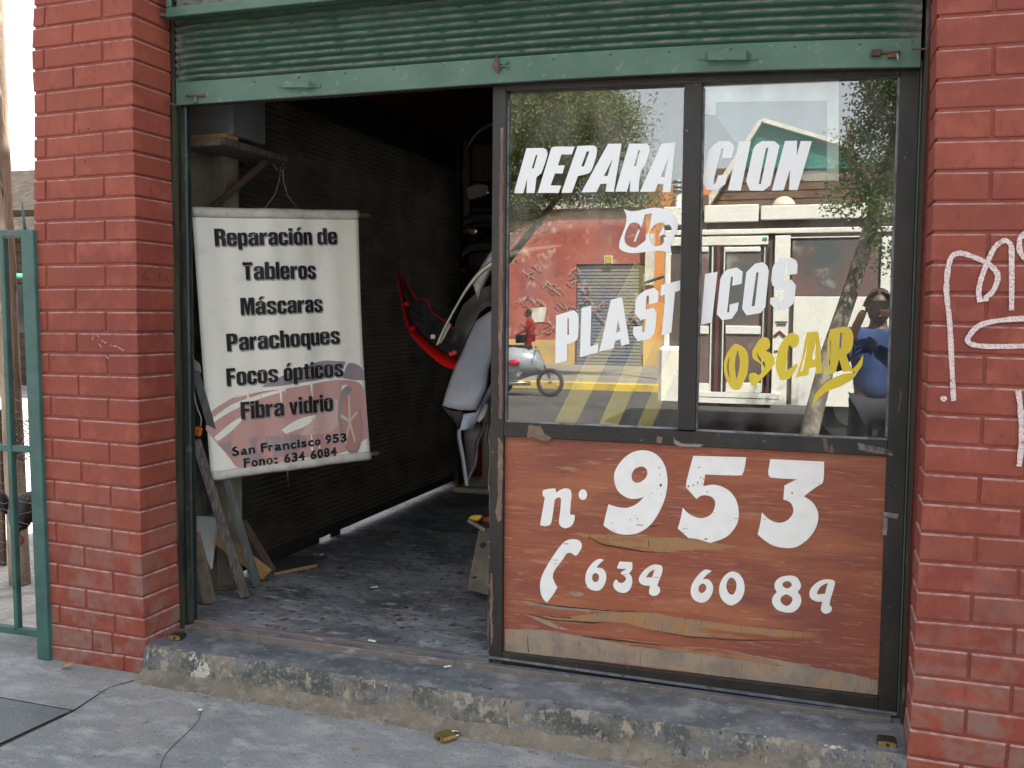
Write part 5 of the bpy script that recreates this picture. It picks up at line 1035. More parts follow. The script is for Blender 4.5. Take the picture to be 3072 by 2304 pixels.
# scraps on the floor and step
labs = ['white scrap on the floor beside the timber', 'white scrap in the middle of the workshop floor', 'white paper scrap on the door track', 'tiny white scrap near the red track', 'pale splinter on the pavement in front of the step', 'tiny white scrap on the pavement near the pillar']
for i, (px, py, z, L, wd) in enumerate(((965, 1664, .29, .012, .005), (1123, 1762, .29, .018, .006), (1117, 1923, .297, .020, .006), (1342, 2000, .272, .015, .004), (1066, 2242, .128, .016, .004), (601, 2130, .136, .008, .006))):
    p = aZ(px, py, z); a = R.uniform(-.4, .9); d = Vector((math.cos(a), math.sin(a), 0)); n = Vector((-d.y, d.x, 0))
    o = prism('paper_scrap', [p-d*L-n*wd, p+d*L-n*wd, p+d*L*.8+n*wd, p-d*L*.9+n*wd], (0, 0, .003), M['vinyl_white'] if i != 4 else M['wood_new']); tag(o, labs[i], 'scrap')
p = aZ(203, 2005, pz(-.4, -.01)); o = surf('dry_leaf', [[p+Vector((-.022, -.012, .004)), p+Vector((0, -.02, .012)), p+Vector((.02, -.006, .02))], [p+Vector((-.018, .0, .012)), p+Vector((0, .004, .022)), p+Vector((.026, .01, .03))]], .0008, M['leafdry']); tag(o, 'curled yellow leaf at the foot of the left pillar', 'leaf')
p = aZ(1190, 1710, .286); o = surf('dry_leaf', [[p+Vector((-.02, -.02, .003)), p+Vector((.015, -.02, .006))], [p+Vector((-.015, .02, .01)), p+Vector((.02, .015, .008))]], .0008, M['wood_mid']); tag(o, 'brown scrap on the dark workshop floor', 'scrap')
# thin hairline crack / thread on the pavement
pts = [onpave(a, b) + Vector((0, 0, .002)) for a, b in open_smooth([(602, 2138), (590, 2170), (545, 2215), (500, 2260), (482, 2300), (478, 2340)])]
o = tube('thread', pts, .0012, M['black'], None, 4); tag(o, 'thin dark thread lying on the pavement below the left pillar', 'thread')

# ================================================================== PADLOCKS
def padlock(lab_, pos, rot, wd, body, hook, sc=1):
    e = empty('padlock', lab_, 'padlock'); 
    h, L = wd*.36, wd*.86
    prof_ = [(wd/2*math.copysign(abs(math.cos(t))**.55, math.cos(t)), h/2+h/2*math.copysign(abs(math.sin(t))**.6, math.sin(t))) for t in [2*math.pi*k/20 for k in range(20)]]
    bm = bmesh.new(); add_prism(bm, [(x, 0, z) for x, z in prof_], (0, L, 0)); bmesh.ops.recalc_face_normals(bm, faces=bm.faces); bmesh.ops.bevel(bm, geom=[e_ for e_ in bm.edges if abs(e_.verts[0].co.y-e_.verts[1].co.y) < 1e-5], offset=.0018, segments=2, affect='EDGES')
    obj('body', bm, body, e)
    bm = bmesh.new(); add_prism(bm, [(x*.93, -.0012, h/2+(z-h/2)*.93) for x, z in prof_], (0, .001, 0)); obj('end_face', bm, M['brass'], e)
    bm = bmesh.new(); bmesh.ops.create_cone(bm, cap_ends=True, segments=16, radius1=wd*.105, radius2=wd*.105, depth=.003, matrix=Matrix.Translation((wd*.04, -.002, h/2)) @ Matrix.Rotation(math.pi/2, 4, 'X')); obj('keyway', bm, M['darkbrass'], e)
    box('key_slot', (wd*.04-.001, -.0042, h/2-.004), (wd*.04+.001, -.0034, h/2+.004), M['black'], e)
    r = wd*.30; pts = [(-r, L-.002, h/2)] + [(-r*math.cos(t), L+hook+r*.9*math.sin(t), h/2) for t in [math.pi*k/10 for k in range(11)]] + [(r, L-.002, h/2)]
    tube('shackle', pts, wd*.065, M['chrome'], e, 10)
    e.location = pos; e.rotation_euler = (0, 0, rot); return e
p = onpave(1304, 2218); padlock('open brass padlock lying on the pavement in front of the step', (p.x+.020, p.y-.010, p.z), -.62, .066, M['brass'], .012)
p = aZ(523, 1921, stepz(.03)); padlock('dark brass padlock on the left end of the step', (p.x, p.y, .268), .12, .058, M['darkbrass'], 0)
p = aZ(2660, 2246, stepz(2.85)); padlock('dark bronze padlock on the right end of the step by the pillar', (p.x, p.y, .236), -.02, .062, M['darkbrass'], 0)

# ================================================================== LEFT: teal gate, pole, dog, yard
gt = empty('teal_gate', 'teal painted steel gate frame standing against the left side of the pillar', 'gate')
def gb(nm, x0, x1, z0, z1, y0, y1, tilt=0): return box(nm, (x0, y0, z0), (x1, y1, z1), M['gate'], gt, .003)
a, b = aY(60, 690, -.02), aY(98, 690, -.02); c, d = aY(112, 1983, -.02), aY(147, 1990, -.02)
prism('post', [(a.x, -.02, a.z), (b.x, -.02, a.z), (d.x, -.02, .135), (c.x, -.02, .135)], (0, .03, 0), M['gate'], gt, .003)
prism('post', [(b.x-.012, .012, a.z-.02), (b.x+.01, .012, a.z-.02), (d.x+.004, .012, .135), (d.x-.02, .012, .135)], (0, .03, 0), M['gate'], gt, .003)
a2, b2 = aY(-30, 694, .0), aY(64, 690, .0)
prism('rail', [(a.x-.9, 0, 1.985), (a.x-.002, 0, 1.982), (a.x-.002, 0, 1.952), (a.x-.9, 0, 1.955)], (0, .03, 0), M['gate'], gt, .003)
e0, e1 = aY(3, 715, .0), aY(47, 1890, .0)
prism('upright', [(e0.x-.014, .0, 1.95), (e0.x+.010, .0, 1.95), (e1.x+.012, .0, e1.z), (e1.x-.010, .0, e1.z)], (0, .03, 0), M['gate'], gt, .003)
m0 = aY(40, 1345, .01); prism('rail', [(c.x-.95, .004, m0.z+.014), (c.x-.032, .004, m0.z+.014), (c.x-.032, .004, m0.z-.014), (c.x-.95, .004, m0.z-.014)], (0, .02, 0), M['gate'], gt, .002)
m1_ = aY(60, 1895, .0); prism('rail', [(c.x-.95, .0, m1_.z+.014), (c.x-.012, .0, m1_.z+.014), (c.x-.012, .0, m1_.z-.016), (c.x-.95, .0, m1_.z-.016)], (0, .03, 0), M['gate'], gt, .002)
sp0 = aY(75, 690, .0); tube('spike', [sp0, aY(66, 608, .0)], [.007, .003], M['gate'], gt, 6)
# wire mesh and tangled barbed wire behind the gate
wm = empty('wire_mesh', 'loose chicken wire and barbed wire behind the teal gate', 'wire mesh')
bm = bmesh.new()
for k in range(26):
    z = .16+k*.045; pts = [(-1.6+.08*j, .09+.01*math.sin(j+k), z+(.018 if (j+k) % 2 else 0)+R.uniform(-.006, .006)) for j in range(14)]
    add_tube(bm, pts, .0009, 3)
o = obj('mesh', bm, M['wire'], wm); o['kind'] = 'stuff'
bm = bmesh.new()
c = aY(62, 1320, .04)
for k in range(8):
    pts = [(c.x+.06*math.sin(t*1.7+k)+R.uniform(-.01, .01), .05+.02*math.cos(t+k), c.z+.09*math.cos(t*1.1+k*2)) for t in [q*.7 for q in range(9)]]; add_tube(bm, pts, .0016, 4)
obj('barbed_tangle', bm, M['rust'], wm)
sheet('yard', -30, -.505, .26, 30, .10, M['yard'])
pb = aZ(58, 1752, .10)
pb_t = aY(22, 580, pb.y); 
up = (aY(-22, 0, pb.y)-aY(58, 1752, pb.y)); 
tl = empty('timber_pole', 'thick weathered timber pole leaning behind the teal gate', 'pole')
pts = []; rad = []
for k in range(18):
    t = k/17*1.35; q = aY(60, 1752, pb.y) + up*t; pts.append(q + Vector((.01*noise.noise(Vector((0, 0, t*4))), 0, 0))); rad.append(.056-.008*t)
bm = bmesh.new(); add_tube(bm, pts, rad, 18)
for v in bm.verts: v.co += (v.co-Vector((pts[0].x, pts[0].y, v.co.z))).normalized()*.006*noise.noise(v.co*Vector((30, 30, 5)).length*.2)
obj('shaft', bm, M['pole'], tl, True)
fb2 = empty('boarded_fence', 'dark brown board fence behind the timber pole', 'fence')
for k in range(10):
    x = -3.6+k*.155; box('board', (x, 1.30, .10), (x+.15, 1.325, 1.05+.02*(k % 3)), M['wood_brown'], fb2, .003)
# black dog behind the gate post
def skin_mesh(name, verts, edges, radii, m, parent=None, root=0, sub=2):
    me = bpy.data.meshes.new(name); me.from_pydata([tuple(v) for v in verts], edges, []); o = bpy.data.objects.new(name, me); COL.objects.link(o)
    md = o.modifiers.new('s', 'SKIN'); md.use_smooth_shade = True
    for i, r in enumerate(radii):
        sv = me.skin_vertices[0].data[i]; sv.radius = r if isinstance(r, tuple) else (r, r); sv.use_root = (i == root)
    o.modifiers.new('u', 'SUBSURF').levels = sub
    dg = bpy.context.evaluated_depsgraph_get(); me2 = bpy.data.meshes.new_from_object(o.evaluated_get(dg)); bpy.data.objects.remove(o)
    me2.materials.clear(); me2.materials.append(m)
    for p in me2.polygons: p.use_smooth = True
    return link(bpy.data.objects.new(name, me2), parent)
dg_ = empty('black_dog', 'black dog looking through the gate beside the teal post', 'dog')
H = aY(66, 1520, .22); HD = Vector((.62, -.78, 0)); HS = Vector((.78, .62, 0))
V = lambda x, y, z: (H.x+x, .22+y, H.z+z)
def W(s_, f_, z): p = H + HS*s_ + HD*f_; return (p.x, p.y, H.z+z)
vs = [V(.05, .13, -.03), V(.08, .28, -.10), V(.11, .52, -.13), V(.14, .80, -.13), V(.16, .96, -.11), W(0, 0, .01), W(0, .075, -.035), W(0, .14, -.075), V(.17, 1.08, -.05), V(.19, 1.2, -.2),
      V(.02, .32, -.26), V(.01, .31, -.46), V(.01, .29, .105-H.z), V(.01, .25, .115-H.z), V(.15, .34, -.26), V(.15, .33, -.46), V(.15, .31, .105-H.z), V(.15, .27, .115-H.z),
      V(.08, .96, -.28), V(.08, .90, -.40), V(.08, 1.0, -.50), V(.08, .98, .11-H.z), V(.08, .93, .115-H.z), V(.23, .96, -.28), V(.23, .90, -.40), V(.23, 1.0, -.50), V(.23, .98, .11-H.z), V(.23, .93, .115-H.z)]
es = [(0, 1), (1, 2), (2, 3), (3, 4), (0, 5), (5, 6), (6, 7), (4, 8), (8, 9), (1, 10), (10, 11), (11, 12), (12, 13), (1, 14), (14, 15), (15, 16), (16, 17), (4, 18), (18, 19), (19, 20), (20, 21), (21, 22), (4, 23), (23, 24), (24, 25), (25, 26), (26, 27)]
rr = [.08, .11, .13, .11, .10, .088, .055, .040, .03, .012] + [.05, .035, .026, .03]*2 + [.07, .05, .03, .024, .03]*2
skin_mesh('body', vs, es, rr, M['fur'], dg_, 2)
def ell3(name, c, r, m, par, rot=None):
    bm = bmesh.new(); bmesh.ops.create_uvsphere(bm, u_segments=14, v_segments=9, radius=1, matrix=Matrix.Translation(c) @ (rot or Matrix()) @ Matrix.Diagonal((*r, 1))); return obj(name, bm, m, par, True)
ell3('nose', W(0, .178, -.066), (.019, .016, .015), M['nose'], dg_); ell3('tongue', W(0, .135, -.128), (.020, .022, .024), M['tongue'], dg_)
for s in (-1, 1):
    ell3('ear', W(s*.078, -.02, .02), (.022, .03, .055), M['fur'], dg_, Matrix.Rotation(s*.3, 4, 'Y')); ell3('eye', W(s*.038, .068, .022), (.010, .010, .010), M['nose'], dg_)
    ell3('brow_spot', W(s*.034, .075, .046), (.009, .007, .006), M['fur_tan'], dg_)
# house across the yard
hs2 = empty('distant_house', 'low brown tile-roofed house beyond the yard, left of the pillar', 'house')
q = aY(45, 640, 13.5); q2 = aY(98, 668, 13.5); ez = aY(70, 700, 12.2)
hx, hz = q.x, ez.z
box('wall', (hx-6, 13.0, .1), (hx+9, 19, hz+.1), M['siding'], hs2)
for k in range(16): box('siding_board', (hx-6, 12.965, .25+k*.22), (hx+9, 12.99, .43+k*.22), M['siding'], hs2)
for k in range(9):
    y0 = 12.2+k*.42; z0 = hz+k*.20; prism('roof', [(hx-6.5, y0, z0), (hx+9.5, y0, z0), (hx+9.5, y0+.46, z0+.23), (hx-6.5, y0+.46, z0+.23)], (0, 0, .07), M['tiles'], hs2)
prism('gutter', [(hx-6.5, 12.14, hz-.06), (hx+9.5, 12.14, hz-.06), (hx+9.5, 12.14, hz+.03), (hx-6.5, 12.14, hz+.03)], (0, .08, 0), M['gate'], hs2)
for k in range(6): box('window', (hx-4+k*2, 12.93, 1.2), (hx-3+k*2, 12.96, 2.2), M['darkglass'], hs2)
aw = empty('market_umbrella', 'green awning in front of the brown house beyond the yard', 'awning')
p = aY(46, 800, 10.6)
prism('canopy', [(p.x-.9, p.y-.6, p.z-.12), (p.x+.35, p.y-.6, p.z-.12), (p.x-.3, p.y, p.z+.30)], (0, .05, 0), M['awning'], aw)
prism('canopy', [(p.x-.9, p.y-.6, p.z-.13), (p.x+.35, p.y-.6, p.z-.13), (p.x+.35, p.y+.6, p.z-.13), (p.x-.9, p.y+.6, p.z-.13)], (0, 0, -.05), M['awning'], aw)
tube('mast', [(p.x-.3, p.y, .1), (p.x-.3, p.y, p.z)], .025, M['wire'], aw, 8)
p = aZ(70, 1170, .1)

# ================================================================== ACROSS THE STREET (seen mirrored in the window)
def mbox(nm, px0, px1, py0, py1, yv, dep, m, par=None, bv=0):
    a, b = mY(px0, py1, yv), mY(px1, py0, yv); return box(nm, (a.x, a.y-dep, a.z), (b.x, a.y, b.z), m, par, bv)
def mpoly(nm, pts, yv, dep, m, par=None, bv=0):
    return prism(nm, [mY(a, b, yv) for a, b in pts], (0, -dep, 0), m, par, bv)
FY = 27.0
rh = empty('red_building', 'low red rendered building with yellow base and roller door across the street', 'building')
a = mY(1380, 1015, FY); b = mY(1726, 1015, FY); c = mY(1930, 1015, FY); ztop = mY(1700, 628, FY).z
box('wall', (a.x-14, a.y-7, .1), (b.x, a.y, ztop), M['rw'], rh); box('wall', (b.x, a.y-7, mY(1800, 792, FY).z), (c.x, a.y, ztop), M['rw'], rh)
box('wall_base', (a.x-14, a.y+.001, .1), (b.x-.01, a.y+.05, a.z), M['yw'], rh); box('cornice', (a.x-14, a.y-.2, ztop), (c.x, a.y+.18, ztop+.22), M['cw'], rh)
o = mbox('roller_door', 1728, 1928, 794, 1110, FY+.12, .05, M['far_shutter'], rh)
z0 = mY(1800, 794, FY).z
for k in range(30):
    z = .12+k*(z0-.12)/30; box('door_slat', (b.x+.03, a.y-.10, z), (c.x-.03, a.y-.06, z+(z0-.12)/30-.03), M['far_shutter'], rh)
bm = bmesh.new()
for k in range(22):
    cx, cz = R.uniform(1545, 1715), R.uniform(800, 1000); pts = [mY(cx+14*math.sin(t*1.3+k)+t*3, cz+12*math.cos(t*1.9+k*2), FY-.03) for t in range(7)]; add_tube(bm, pts, .011, 4)
for k in range(8):
    cx, cz = R.uniform(1745, 1900), R.uniform(860, 960); pts = [mY(cx+16*math.sin(t*1.3+k)+t*3, cz+14*math.cos(t*1.9+k*2), FY+.0) for t in range(7)]; add_tube(bm, pts, .015, 4)
o = obj('graffiti', bm, M['tag'], rh); o['kind'] = 'stuff'
mpoly('torn_poster', [(1594, 925), (1640, 920), (1632, 965), (1596, 968)], FY-.03, .01, M['cw'], rh)
sg = empty('yellow_sign', 'small yellow sign in a pale frame above the roller door across the street', 'sign')
mbox('frame', 1812, 1838, 766, 792, FY-.06, .04, M['cw'], sg); mbox('face', 1815, 1835, 769, 789, FY-.08, .015, M['yellow'], sg)
oh = empty('orange_building', 'orange rendered building with pale pilasters right of the red one across the street', 'building')
a = mY(1931, 1015, FY); b = mY(2130, 1015, FY); zt = mY(2000, 560, FY).z
box('wall', (a.x, a.y-7, a.z), (b.x, a.y, zt), M['ow'], oh); box('wall_base', (a.x, a.y-6.9, .1), (b.x, a.y+.04, a.z), M['yw'], oh)
mbox('pilaster', 1934, 1962, 700, 855, FY-.3, .25, M['cw'], oh); mbox('pilaster', 2020, 2050, 600, 1095, FY-.3, .25, M['cw'], oh)
mpoly('timber_eave', [(2010, 612), (2040, 585), (2125, 585), (2125, 640), (2010, 640)], FY-.5, .5, M['bw'], oh)
bh = empty('gabled_house', 'brown timber house with a green tin gable across the street behind the bus', 'house')
zb_ = mY(2300, 470, FY)
a, b = mY(2110, 700, FY), mY(3300, 700, FY)
box('wall', (a.x+.3, a.y-8, .1), (b.x, a.y, mY(2300, 500, FY).z), M['bw'], bh)
for k in range(14):
    z = mY(2300, 500, FY).z-.02-k*.24; box('wall_board', (a.x+.3, a.y+.002, z-.20), (b.x, a.y+.03, z), M['bw'], bh)
mpoly('gable', [(2286, 366), (2502, 436), (2560, 505), (2190, 505), (2205, 478)], FY-.1, .35, M['gr'], bh)
mpoly('roof', [(2286, 352), (2580, 440), (2580, 452), (2288, 366)], FY-.3, 3, M['cw'], bh)
mpoly('bargeboard', [(2275, 360), (2290, 358), (2126, 620), (2110, 612)], FY-.35, .3, M['cw'], bh)
lp = empty('street_lamp', 'grey street lamp pole with a banded top across the street', 'lamp post')
p = mY(2034, 700, 20); tube('pole', [(p.x, p.y, .1), (p.x, p.y, mY(2034, 560, 20).z)], .07, M['cw'], lp, 12)
for yy in (545, 560, 572): q = mY(2034, yy, 20); tube('collar', [(q.x, q.y, q.z-.03), (q.x, q.y, q.z+.03)], .12, M['steel'], lp, 12)

# ---- the bus
BY = 10.5
bu = empty('city_bus', 'cream city bus with a double folding door stopped in the street', 'bus')
def bb(nm, px0, px1, py0, py1, m, off=0, dep=.04, bv=0): return mbox(nm, px0, px1, py0, py1, BY-off, dep, m, bu, bv)
x0 = mY(1985, 900, BY).x; yb_ = .62-BY; zr = mY(2300, 606, BY).z; zs = mY(2450, 1218, BY).z
bm = bmesh.new(); add_box(bm, (x0, yb_-2.45, zs), (x0+9.5, yb_-.05, zr-.02)); bevel(bm, .12, 3); 
obj('body', bm, mat('bus_shadow_gap', (.10, .075, .06), rough=.6), bu)
bb('roof_panel', 2112, 2276, 612, 668, M['bus'], .02, .06, .01); bb('roof_panel', 2282, 2800, 604, 660, M['bus'], .02, .06, .01); bb('roof_panel', 1990, 2106, 618, 676, M['bus'], .02, .06, .01)
bb('cantrail', 1988, 2800, 676, 706, M['bus'], .0, .05, .01); bb('destination_board', 1990, 2305, 707, 738, M['bus'], .01, .05, .006)
bb('corner_post', 1985, 2012, 739, 1200, M['bus'], .0, .10, .02); bb('corner_post', 2040, 2062, 739, 1190, M['bus'], .0, .08, .02)
bb('front_bumper', 1972, 2060, 1040, 1212, M['bus'], .12, .2, .05)
bb('side_panel', 2312, 2372, 706, 1216, M['bus'], .0, .05, .006); bb('side_panel', 2372.5, 2800, 890, 1216, M['bus'], .0, .05, .006); bb('side_panel', 2640, 2800, 706, 889, M['bus'], .0, .05, .006); bb('window_header', 2372.5, 2639.5, 706.5, 690+24, M['bus'], .0, .05)
bb('window', 2374, 2638, 716, 887, M['busglass'], -.02, .03); bb('window_curtain', 2376, 2440, 718, 886, M['bus_red'], -.06, .02)
def leaf(px0, px1):
    for a_, b_, c_, d_ in ((px0, px0+14, 740, 1176), (px1-14, px1, 740, 1176), (px0+14.2, px1-14.2, 740, 756), (px0+14.2, px1-14.2, 978, 1002), (px0+14.2, px1-14.2, 1150, 1176)): bb('door_frame', a_, b_, c_, d_, M['bus'], .03, .04, .008)
    bb('door_glass', px0+13, px1-13, 750, 980, M['busglass'], .01, .01); bb('door_glass', px0+13, px1-13, 1000, 1155, M['busglass'], .01, .01)
leaf(2062, 2140); leaf(2162, 2296); bb('door_jamb', 2297, 2311, 739, 1190, M['bus_red'], .0, .05); bb('door_seal', 2141, 2161, 739, 1180, M['bus_red'], .0, .05)
bb('step_edge', 2062, 2340, 1182, 1188, M['bus'], .04, .05); bb('step_edge', 2062, 2340, 1200, 1206, M['bus'], .04, .05); bb('skirt', 2062, 2311, 1206.5, 1216, M['bus_red'], 0, .05)
for k, (u0, u1, v) in enumerate(((2326, 2362, 964), (2330, 2358, 972), (2322, 2362, 1052))): bb('trim_line', u0, u1, v, v+3, M['bus_red'], .012, .01)
mpoly('arrow_mark', [(2318, 1008), (2338, 990), (2358, 1008), (2350, 1012), (2338, 1001), (2326, 1012)], BY-.012, .01, M['bus_red'], bu)
mpoly('number_mark', [(2340, 1062), (2345, 1055), (2346, 1072), (2340, 1072)], BY-.012, .01, M['lamp_red'], bu); bb('green_label', 2288, 2302, 712, 720, M['awning'], .02, .008)
p = mY(2352, 606, BY+.6); bm = bmesh.new(); bmesh.ops.create_uvsphere(bm, u_segments=20, v_segments=12, radius=.17, matrix=Matrix.Translation((p.x, p.y, zr-.03))); obj('roof_dome', bm, M['lamp_cream'], bu, True)
for xw in (x0+2.6, x0+7.8):
    for yy in (yb_-.30, yb_-2.2):
        bm = bmesh.new(); bmesh.ops.create_cone(bm, cap_ends=True, segments=28, radius1=.48, radius2=.48, depth=.28, matrix=Matrix.Translation((xw, yy, .43)) @ Matrix.Rotation(math.pi/2, 4, 'X')); bevel(bm, .02); wh = obj('wheel', bm, M['rubber'], bu)
        bm = bmesh.new(); bmesh.ops.create_cone(bm, cap_ends=True, segments=20, radius1=.26, radius2=.22, depth=.30, matrix=Matrix.Translation((xw, yy, .43)) @ Matrix.Rotation(math.pi/2, 4, 'X')); obj('hub', bm, M['steel'], wh)
tube('mirror_arm', [(x0+.02, yb_+.0, 2.2), (x0-.25, yb_+.15, 2.1), (x0-.25, yb_+.15, 1.9)], .02, M['bus_dark'], bu, 6)
# ---- trees
def tree(name, lab_, base, limbs, blobs, n, size, leafm, bark, seed, grp=None, droop=.3, asp=.35):
    t = empty(name, lab_, 'tree', grp); rr_ = random.Random(seed)
    bm = bmesh.new()
    for pts, r0, r1 in limbs:
        k = len(pts); add_tube(bm, pts, [r0+(r1-r0)*i/(k-1) for i in range(k)], 12)
    obj('trunk', bm, bark, t, True)
    verts, faces = [], []
    tot = sum(b[1][0]*b[1][1]*b[1][2] for b in blobs)
    for c, r in blobs:
        cl = int(n*r[0]*r[1]*r[2]/tot/26)+2
        for _ in range(cl):
            while True:
                d = Vector((rr_.uniform(-1, 1), rr_.uniform(-1, 1), rr_.uniform(-1, 1)))
                if .25 < d.length < 1: break
            cc = Vector(c)+Vector((d.x*r[0], d.y*r[1], d.z*r[2])); ax = Vector((rr_.gauss(0, 1), rr_.gauss(0, 1), rr_.gauss(-droop, .5))).normalized()
            for q in range(26):
                u = q/26; p = cc+ax*(u-.5)*size*8+Vector((rr_.gauss(0, 1), rr_.gauss(0, 1), rr_.gauss(0, 1)))*size*.9
                a_ = Vector((rr_.gauss(0, 1), rr_.gauss(0, 1), rr_.gauss(-droop, .6))).normalized()*size*rr_.uniform(.6, 1.3); b_ = a_.cross(Vector((rr_.gauss(0, 1), rr_.gauss(0, 1), rr_.gauss(0, 1)))).normalized()*size*asp
                i = len(verts); verts += [p-a_*.5, p+b_*.5, p+a_*.5, p-b_*.5]; faces.append((i, i+1, i+2, i+3))
    me = bpy.data.meshes.new('crown'); me.from_pydata([tuple(v) for v in verts], [], faces); me.materials.append(leafm)
    link(bpy.data.objects.new('crown', me), t); return t
def mb(px, py, yv, r): p = mY(px, py, yv); return ((p.x, p.y, p.z), r)
gx = mY(1488, 1000, 19.6)
tree('feathery_tree', 'big feathery street tree on the far pavement in front of the red building', None,
     [([(gx.x, gx.y, .05), (gx.x+.05, gx.y, 1.6), (gx.x-.05, gx.y, 3.0), tuple(mY(1560, 430, 19.6))], .16, .07), ([(gx.x-.03, gx.y, 2.6), tuple(mY(1700, 560, 19.4)), tuple(mY(1800, 400, 19.2))], .10, .03), ([(gx.x-.05, gx.y, 2.8), tuple(mY(1480, 450, 19.8)), tuple(mY(1400, 300, 20))], .10, .03)],
     [mb(1560, 380, 19.6, (1.5, 1.4, 1.3)), mb(1700, 330, 19.2, (1.4, 1.3, 1.0)), mb(1800, 330, 19.4, (.85, .8, .65)), mb(1880, 360, 19.3, (.5, .5, .35)), mb(1440, 250, 20, (1.8, 1.6, 1.6)), mb(1640, 180, 19.6, (1.8, 1.6, .9)), mb(1600, 540, 19.7, (1.3, 1.2, .75)), mb(1700, 440, 19.3, (1.1, 1.1, .7)), mb(1840, 400, 19.4, (.8, .8, .6)), mb(1760, 560, 19.8, (1.1, 1.1, .55)), mb(1880, 580, 20, (.8, .8, .42)), mb(1960, 600, 20, (.5, .5, .3)), mb(1840, 470, 19.5, (.55, .6, .35)), mb(1560, 620, 19.5, (.7, .9, .5)), mb(1470, 640, 20, (1.1, 1.1, .9)), mb(1930, 560, 20.4, (.5, .5, .4))],
     105000, .115, M['leaf_a'], M['bark_dark'], 3, droop=.8, asp=.26)
TY = 7.6
t0 = mZ(2395, 1470, -.02)
tree('leaning_tree', 'leaning street tree with mottled bark on the near pavement behind the photographer', None,
     [([(t0.x-.02, .62-TY, -.08), tuple(mY(2437, 1260, TY)), tuple(mY(2488, 1060, TY)), tuple(mY(2560, 850, TY)), tuple(mY(2625, 640, TY)), tuple(mY(2668, 480, TY))], .105, .07), ([tuple(mY(2625, 640, TY)), tuple(mY(2560, 480, TY-.1)), tuple(mY(2540, 360, TY-.2))], .05, .02), ([tuple(mY(2660, 500, TY)), tuple(mY(2720, 300, TY)), tuple(mY(2780, 100, TY))], .06, .03)],
     [mb(2620, 430, TY, (.30, .35, .30)), mb(2570, 520, TY-.2, (.27, .3, .30)), mb(2680, 330, TY, (.35, .4, .40)), mb(2540, 600, TY-.2, (.20, .25, .17)), mb(2650, 600, TY-.3, (.24, .3, .36)), mb(2720, 500, TY, (.35, .4, .5)), mb(2560, 400, TY, (.16, .2, .12)), mb(2690, 180, TY, (.40, .5, .40)), mb(2630, 300, TY-.1, (.16, .2, .2)), mb(2620, 720, TY-.3, (.12, .2, .18)), mb(2760, 700, TY, (.35, .4, .5)), mb(2800, 150, TY, (.8, .8, .8))],
     26000, .050, M['leaf_b'], M['bark'], 9, droop=.5, asp=.5)
# ---- motor scooter parked by the far kerb
ms = empty('motorcycle', 'silver motorcycle with a red rear lamp parked across the street', 'motorcycle')
MY = 16.4; mp = lambda a, b, o=0: mY(a, b, MY+o)
for (cx, r) in ((1650, .30), (1500, .30)):
    c = mp(cx, 1128); c = Vector((c.x, c.y, -.05+r))
    bm = bmesh.new(); ring = [[bm.verts.new(c+Vector(((r-.045*(1-math.cos(q*math.pi/3)))*math.cos(t*math.pi/14), .045*math.sin(q*math.pi/3), (r-.045*(1-math.cos(q*math.pi/3)))*math.sin(t*math.pi/14)))) for q in range(6)] for t in range(28)]
    for i in range(28):
        for q in range(6): bm.faces.new((ring[i][q], ring[(i+1) % 28][q], ring[(i+1) % 28][(q+1) % 6], ring[i][(q+1) % 6]))
    wh = obj('wheel', bm, M['rubber'], ms, True)
    bm = bmesh.new()
    for k in range(12): add_tube(bm, [c, c+Vector((math.cos(k*math.pi/6)*(r-.06), 0, math.sin(k*math.pi/6)*(r-.06)))], .006, 4)
    add_tube(bm, [c+Vector((math.cos(k*math.pi/12)*(r-.07), 0, math.sin(k*math.pi/12)*(r-.07))) for k in range(25)], .014, 6); obj('rim', bm, M['chrome'], wh)
surf('fairing', [[mp(*p) for p in ((1470, 1050, -.05), (1540, 1042, -.12), (1610, 1050, -.05), (1632, 1090, 0))], [mp(*p) for p in ((1470, 1090, -.12), (1540, 1085, -.2), (1600, 1092, -.12), (1628, 1110, -.05))], [mp(*p) for p in ((1470, 1150, -.05), (1540, 1146, -.12), (1590, 1128, -.05), (1625, 1120, 0))]], .02, M['silver'], ms)
ell3('rear_lamp', mp(1541, 1088, -.2), (.13, .05, .07), M['lamp_red'], ms); tube('fork', [mp(1612, 1052), mp(1650, 1135)], .025, M['chrome'], ms, 8); tube('handlebar', [mp(1606, 1040, -.3), mp(1610, 1045), mp(1606, 1040, .3)], .016, M['chrome'], ms, 8)
tube('exhaust', [mp(1500, 1150, -.15), mp(1590, 1150, -.15)], .05, M['chrome'], ms, 10); box('seat', tuple(mp(1490, 1052, .1)), tuple(mp(1590, 1036, -.1)), M['black'], ms, .03, 3)
# ---- people
def hand(parent, wpos, d, side, m, sc=1):
    d = d.normalized(); s = d.cross(Vector((0, 0, 1))); s = (s if s.length > .1 else Vector((1, 0, 0))).normalized(); up = s.cross(d)
    vs = [wpos, wpos+d*.05*sc, wpos+d*.09*sc]; es = [(0, 1), (1, 2)]; rr_ = [.022*sc, (.036*sc, .016*sc), (.034*sc, .014*sc)]
    for k in range(4):
        b0 = wpos+d*.085*sc+s*(k-1.5)*.019*sc; L = (.062, .075, .07, .055)[k]*sc; i = len(vs)
        vs += [b0, b0+d*L*.5-up*.008, b0+d*L-up*.03]; es += [(2, i), (i, i+1), (i+1, i+2)]; rr_ += [.009*sc, .0085*sc, .007*sc]
    i = len(vs); vs += [wpos+d*.03*sc-s*side*.035*sc, wpos+d*.07*sc-s*side*.055*sc-up*.01]; es += [(0, i), (i, i+1)]; rr_ += [.012*sc, .009*sc]
    skin_mesh('hand', vs, es, rr_, m, parent, 0, 1)
